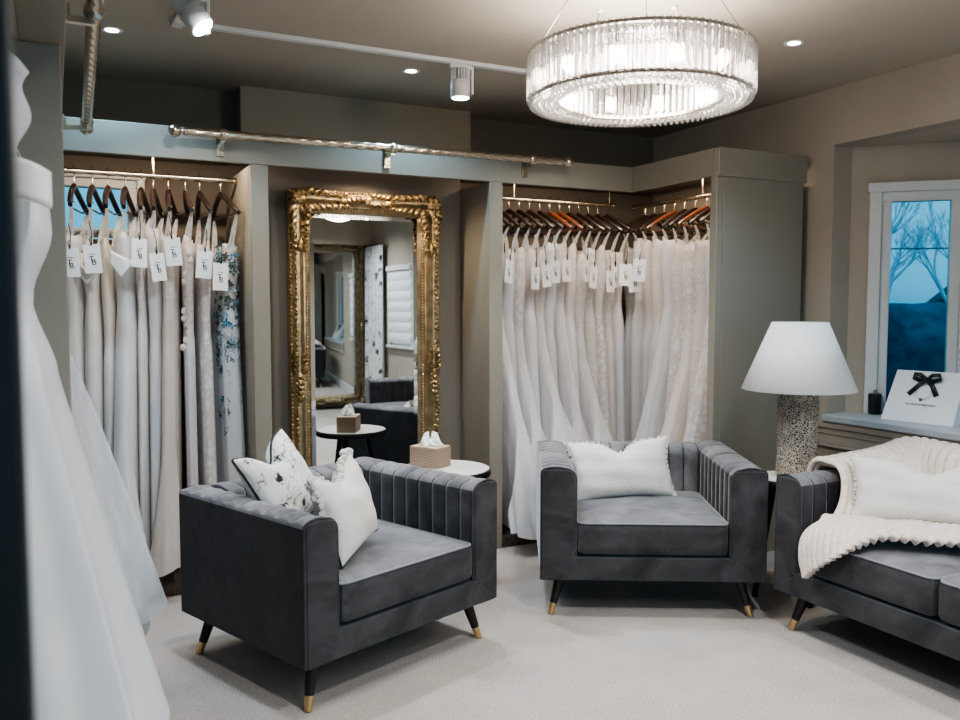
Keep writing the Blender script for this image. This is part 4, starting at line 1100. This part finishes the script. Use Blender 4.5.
for i, dy, dz in ((0,.02,.0),(1,.0,-.02),(4,.03,.02),(5,.0,-.03),(6,-.01,.02),(8,.0,.0),(9,.03,-.06)):
    x, yw = LX[i], LH[i][1]; r_ = .225+dy
    swing_tag((x+sin(yw)*r_+(.018 if i < 8 else -.01 if i == 8 else -.085), 4.42-cos(yw)*r_-.012, 1.735+dz+random.uniform(-.03,.02)), radians(random.uniform(-12, 22)), 'white monogrammed swing tag hanging in front of the %s gown on the window rail' % ord_[i], TG, radians(random.uniform(-7, 7)))

# corner wardrobe: back rail ------------------------------------------
RX = [2.275, 2.345, 2.415, 2.485, 2.555, 2.625, 2.695, 2.765, 2.835, 2.905, 2.975, 3.045, 3.115]
GR = 'gowns on the back rail of the corner wardrobe'
rs = [('lace','tulle'),('tulle','tulle'),('lace_big','tulle'),('blush','white_satin'),('lace','tulle'),('white_satin','tulle'),('lace','tulle'),('blush','white_satin'),('lace','tulle'),('lace_big','lace'),('lace','lace_big'),('lace','blush'),('lace','tulle')]
rd = ['white tulle gown with sequinned lace top pressed against the mirror alcove post', 'white tulle gown with thin straps second from the alcove post', 'full white tulle gown with a lace top, third from the alcove post',
      'white satin gown with a blush bodice, fourth from the alcove post', 'wide tulle gown with a lace bodice, fifth from the alcove post', 'plain white gown with a tulle skirt, sixth from the alcove post',
      'lace-topped tulle gown, seventh from the alcove post', 'blush-topped satin gown, eighth from the alcove post', 'lace-topped tulle gown, ninth from the alcove post',
      'all-over lace gown, tenth from the alcove post', 'floral lace gown, eleventh from the alcove post', 'blush gown second to last before the inner corner of the wardrobe', 'lace and tulle gown hanging deepest in the inner corner of the back rail']
fronts = [.37, .05, .30, .05, .36, .05, .27, .05, .33, .05, .04, 0, 0]
flr = [4.0, 0, 4.6, 0, 5.0, 0, 4.4, 0, 4.4, 0, 0, 0, 0]
for i, x in enumerate(RX):
    yw = radians(6)
    light = i in (6, 7)
    hanger('l' if light else 'd', (x, 4.42, RZ+.0125), yw+radians(random.uniform(-6, 7)), ord_[i]+' wooden hanger from the mirror alcove post on the back rail', 'hangers on the corner wardrobe back rail')
    gown(rd[i], (x, 4.42, 0), yw, top=1.66+random.uniform(-.03,.05), hem=.10+random.uniform(-.0,.06), waist=1.30+.09*sin(i*2.1+1), lim=.0335, a=(.040,.036,.045), b=(.145,.128,.155,.20), front=fronts[i], mats=rs[i], seed=50+i, group=GR, amp=.07, flare=flr[i], fstart=.335 if i == 0 else .268, folds=9 if flr[i] else 7)
TG2 = 'swing tags in the corner wardrobe'
for i in (0, 2, 3, 4, 5, 7, 8, 9, 10):
    r_ = .235
    swing_tag((RX[i]+sin(radians(7))*r_+random.uniform(-.01,.02), 4.42-r_-.01-(.012 if i % 2 else 0), 1.70+random.uniform(-.05, .03)), radians(random.uniform(10, 38)), 'white monogrammed swing tag in front of the %s gown from the alcove post' % ord_[i], TG2, radians(random.uniform(-8, 8)))
# corner wardrobe: short side rail -------------------------------------
SYs = [4.34-.0935*k for k in range(10)]
GS = 'gowns on the short side rail of the corner wardrobe'
ss = [('lace','tulle'),('satin','tulle'),('blush','tulle'),('lace','tulle'),('tulle','tulle'),('lace','lace_big'),('lace_big','blush'),('lace','lace'),('white_satin','lace_big'),('lace','white_satin')]
sd_ = ['lace-topped gown deepest in the corner on the short rail', 'satin-topped tulle gown second from the inner corner on the short rail', 'blush-bodiced tulle gown third from the inner corner on the short rail', 'lace-topped tulle gown fourth from the inner corner on the short rail', 'white tulle gown with ruffled cap sleeves on the short rail', 'large-lace gown in the middle of the short rail',
       'blush-skirted gown with big lace flowers on the short rail', 'ivory all-over lace gown on the short rail', 'lace-skirted gown second from the wardrobe end on the short rail', 'smooth white gown at the wardrobe end of the short rail']
sf = [0, 0, .0, .04, .24, .05, .26, .05, .22, .05]
sfl = [0, 0, 0, 0, 2.6, 0, 2.6, 0, 1.8, 0]
for i, y in enumerate(SYs):
    yw = radians(-90)
    hanger('l' if i in (3, 6) else 'd', (3.35, y, RZ+.0125), yw+radians(random.uniform(-7, 7)), ord_[i]+' wooden hanger from the inner corner on the short side rail', 'hangers on the corner wardrobe side rail')
    gown(sd_[i], (3.35, y, 0), yw, top=1.70+random.uniform(-.02,.04), hem=.12+random.uniform(0,.05), waist=1.30+.09*sin(i*1.9), lim=.044, a=(.048,.043,.055), b=(.15,.13,.155,.18 if i > 1 else .15), front=sf[i], mats=ss[i], seed=90+i, group=GS, amp=.07, flare=sfl[i])
for i in (2, 3, 4):
    swing_tag((3.35-.245-.02*i, SYs[i]-.01, (1.70, 1.66, 1.72)[i-2]), radians(-30), 'white monogrammed swing tag by the %s gown of the short side rail' % ord_[i], TG2, radians((2, -3, 3)[i-2]))

# side wardrobe: big gowns nearest the camera ----------------------------
hanger('d', (-.31, 2.12, RZ+.0125), radians(-90), 'dark wooden hanger carrying the big satin gown beside the black door', 'hangers in the side wardrobe')
t, k_, _ = gown('large white satin ball gown sweeping out of the side wardrobe beside the black door', (-.17, 2.12, 0), radians(-90+180), top=1.60, waist=1.37, hem=.36, a=(.11,.09,.27), b=(.165,.125,.17,.37), front=-.0, mats=('white_satin','white_satin'), folds=7, amp=.13, seed=5, strap_z=1.79, strap_off=.12, seg=120, rows=40)
m = MB(); m.grid(lambda u, v: (-.118+.02*sin(6*u)-.02*v, -.02-.15*u, 1.645-.02*u+.02*sin(pi*u)-.10*v*(1-.25*u)), 14, 8)
m.build('neckline_fold', M['satin'], t, smooth=180, solid=.01)
m = MB(); m.grid(lambda u, v: (.06-.03*sin(pi*u)*v, -.05-.085*u*(1-.3*v)+.012*sin(9*v), 1.90-.20*v-.03*u*u+.02*sin(pi*u)), 12, 14)
m.build('sleeve_ruffle', M['tulle'], t, smooth=180, solid=.012)
hanger('d', (-.2, 3.2, RZ+.0125), radians(-90), 'dark wooden hanger carrying the tulle gown behind the divider panel', 'hangers in the side wardrobe')
t, k_, _ = gown('frothy white tulle gown spilling out behind the satin ball gown', (-.17, 3.2, 0), radians(90), top=1.66, waist=1.36, hem=.16, a=(.10,.085,.30), b=(.16,.12,.20,.44), mats=('lace','tulle'), folds=9, amp=.08, seed=6, seg=140, rows=40)
m = MB()
rn = random.Random(3)
m.grid(lambda u, v: ((.31*cos(2*pi*u)*(.32+.68*v))*(1+.06*sin(14*2*pi*u)+.03*sin(23*2*pi*u)), (.47*sin(2*pi*u)*(.36+.66*v**.9))*(1+.05*sin(11*2*pi*u+2)+.02*sin(31*2*pi*u)), 1.28-1.0*v+.03*sin(7*2*pi*u)*v), 180, 30, True)
m.build('overskirt', M['tulle_sheer'], t, smooth=180)

# ------------------------------------------------------------------ outside the windows
def far(px_dir, d): return (px_dir[0]*d, px_dir[1]*d)
OUT = {'hedge': mat('dusk_hedge', (26, 92, 116), .9, rgb2=(12, 62, 84), scale=9, bump=.6, bscale=14),  # blue dusk light is tinted into the outdoor colours
       'branch': mat('haze_tinted_branch', (205, 228, 238), .9, var=.1), 'roof': mat('dusk_slate', (30, 84, 104), .8, var=.1), 'render': mat('dusk_render', (44, 96, 118), .8, var=.1),  # branch colour paled to paint in the haze
       'lawn': mat('dusk_lawn', (28, 74, 88), .9, var=.15), 'wire': mat('dark_wire', (40, 84, 104), .7)}
struct(MB().box(-30, 60, -30, 60, -.6, -.5).build('ground_outside', OUT['lawn'], smooth=0))
rn = random.Random(12)
def hedge_mesh(A, B, z0, z1, th):
    A = Vector(A); B = Vector(B); d = (B-A); L = d.length; d.normalize(); n = Vector((-d.y, d.x))
    m = MB(); k1 = int(L/.18)
    def f(u, v):
        a = v*pi; r = 1+.10*sin(u*k1*1.7+3*a)+.08*sin(u*k1*.61+5*a)+rn.uniform(-.05,.05)
        p = A+d*(L*u)+n*(th*cos(a)*r)
        return (p.x, p.y, z0+(z1-z0)*min(1.08, (sin(a)*1.25)**.5 if sin(a) > 0 else 0)*(.95+.05*r)+rn.uniform(-.03,.03))
    m.grid(f, k1, 16); return m
o = hedge_mesh((9.0, 2.0), (3.6, 8.8), -.5, 1.20, .6).build('hedge', OUT['hedge'], smooth=180)
tag(o, 'dark clipped hedge outside the bay window', 'hedge', kind='stuff')
def bare_tree(loc, hgt, seed, label):
    r_ = random.Random(seed); t = thing('bare_tree', label, 'tree', loc)
    m = MB()
    def br(p, d, ln, rad, lev):
        q = p+d*ln; m.tube([p, p.lerp(q, .5)+Vector((r_.uniform(-.05,.05)*ln, r_.uniform(-.05,.05)*ln, 0)), q], [rad, rad*.8, rad*.6], 4, caps=False)
        if lev == 0: return
        for _ in range(3 if lev > 1 else 4):
            dd = (d+Vector((r_.uniform(-.75,.75), r_.uniform(-.75,.75), r_.uniform(-.1,.55)))).normalized()
            br(p.lerp(q, r_.uniform(.55, 1)), dd, ln*r_.uniform(.6,.82), rad*.58, lev-1)
    MB().tube([(0,0,0),(0.03,0,hgt*.3)], [.12,.09], 8).build('trunk', OUT['branch'], t)
    br(Vector((.03,0,hgt*.28)), Vector((.05,.02,1)), hgt*.26, .06, 5)
    m.build('branches', OUT['branch'], t, smooth=0)
bare_tree((10.4, 8.2, -.5), 3.5, 3, 'leafless pale tree behind the hedge outside the bay window')
bare_tree((12.4, 8.3, -.5), 3.6, 8, 'second leafless tree behind the hedge, nearer the house roof')
t = thing('house', 'dark pitched gable of a house past the hedge outside the bay window', 'house', (15.6, 8.95, -.5), radians(29.8))
MB().add([(0,-2.1,0),(0,2.1,0),(0,2.1,1.5),(0,0,3.35),(0,-2.1,1.5),(6,-2.1,0),(6,2.1,0),(6,2.1,1.5),(6,0,3.35),(6,-2.1,1.5)], [(0,4,3,2,1),(5,6,7,8,9),(1,2,7,6),(0,5,9,4)]).build('house_wall', OUT['render'], t, smooth=0)
MB().add([(-.2,-2.35,1.3),(-.2,0,3.42),(-.2,2.35,1.3),(6.2,-2.35,1.3),(6.2,0,3.42),(6.2,2.35,1.3)], [(0,1,4,3),(1,2,5,4)]).build('roof', OUT['roof'], t, smooth=0, solid=.12)
w_ = MB().tube([Vector((6.5, 7.8, 2.02)).lerp(Vector((12, 3.2, 2.12)), k/20)+Vector((0,0,-.10*sin(pi*k/20))) for k in range(21)], .008, 5).build('overhead_cable', OUT['wire'])
tag(w_, 'thin overhead cable crossing the sky outside the bay window', 'cable')

# ------------------------------------------------------------------ world and window light
wd = bpy.data.worlds.new('dusk_sky'); scene.world = wd; wd.use_nodes = True; nt = wd.node_tree
bg = nt.nodes['Background']; tc = nt.nodes.new('ShaderNodeTexCoord'); sx = nt.nodes.new('ShaderNodeSeparateXYZ'); rp = nt.nodes.new('ShaderNodeValToRGB')
nt.links.new(tc.outputs['Generated'], sx.inputs[0]); nt.links.new(sx.outputs['Z'], rp.inputs['Fac'])
e = rp.color_ramp.elements; e[0].position = 0; e[0].color = (.12, .36, .55, 1); e[1].position = .25; e[1].color = (.36, .60, .80, 1)
k = e.new(.02); k.color = (.20, .47, .66, 1); k = e.new(.10); k.color = (.30, .58, .76, 1)
nt.links.new(rp.outputs['Color'], bg.inputs['Color']); bg.inputs['Strength'].default_value = 1.0
lamp('AREA', 'window_daylight', (.9, YF-.25, 1.55), 24, (.5, .76, 1.0), (1.2, 3.5, 1.9), 1.5, size_y=1.2)

# ------------------------------------------------------------------ camera
cam = bpy.data.cameras.new('camera'); co = bpy.data.objects.new('camera', cam); col.objects.link(co); scene.camera = co
cam.sensor_width = 36; cam.lens = 845/960*36; cam.clip_start = .05; cam.clip_end = 200
yaw = radians(26.7); pit = math.atan(55/845)
co.location = (0, 0, 1.35); co.rotation_euler = (pi/2-pit, 0, -yaw)
cam.dof.use_dof = True; cam.dof.focus_distance = 3.6; cam.dof.aperture_fstop = 3.5
scene.view_settings.view_transform = 'AgX'
scene.view_settings.look = 'AgX - Medium High Contrast'
scene.view_settings.exposure = .48
scene.cycles.max_bounces = 10; scene.cycles.transparent_max_bounces = 16; scene.cycles.caustics_reflective = False; scene.cycles.caustics_refractive = False
scene.cycles.sample_clamp_indirect = 6
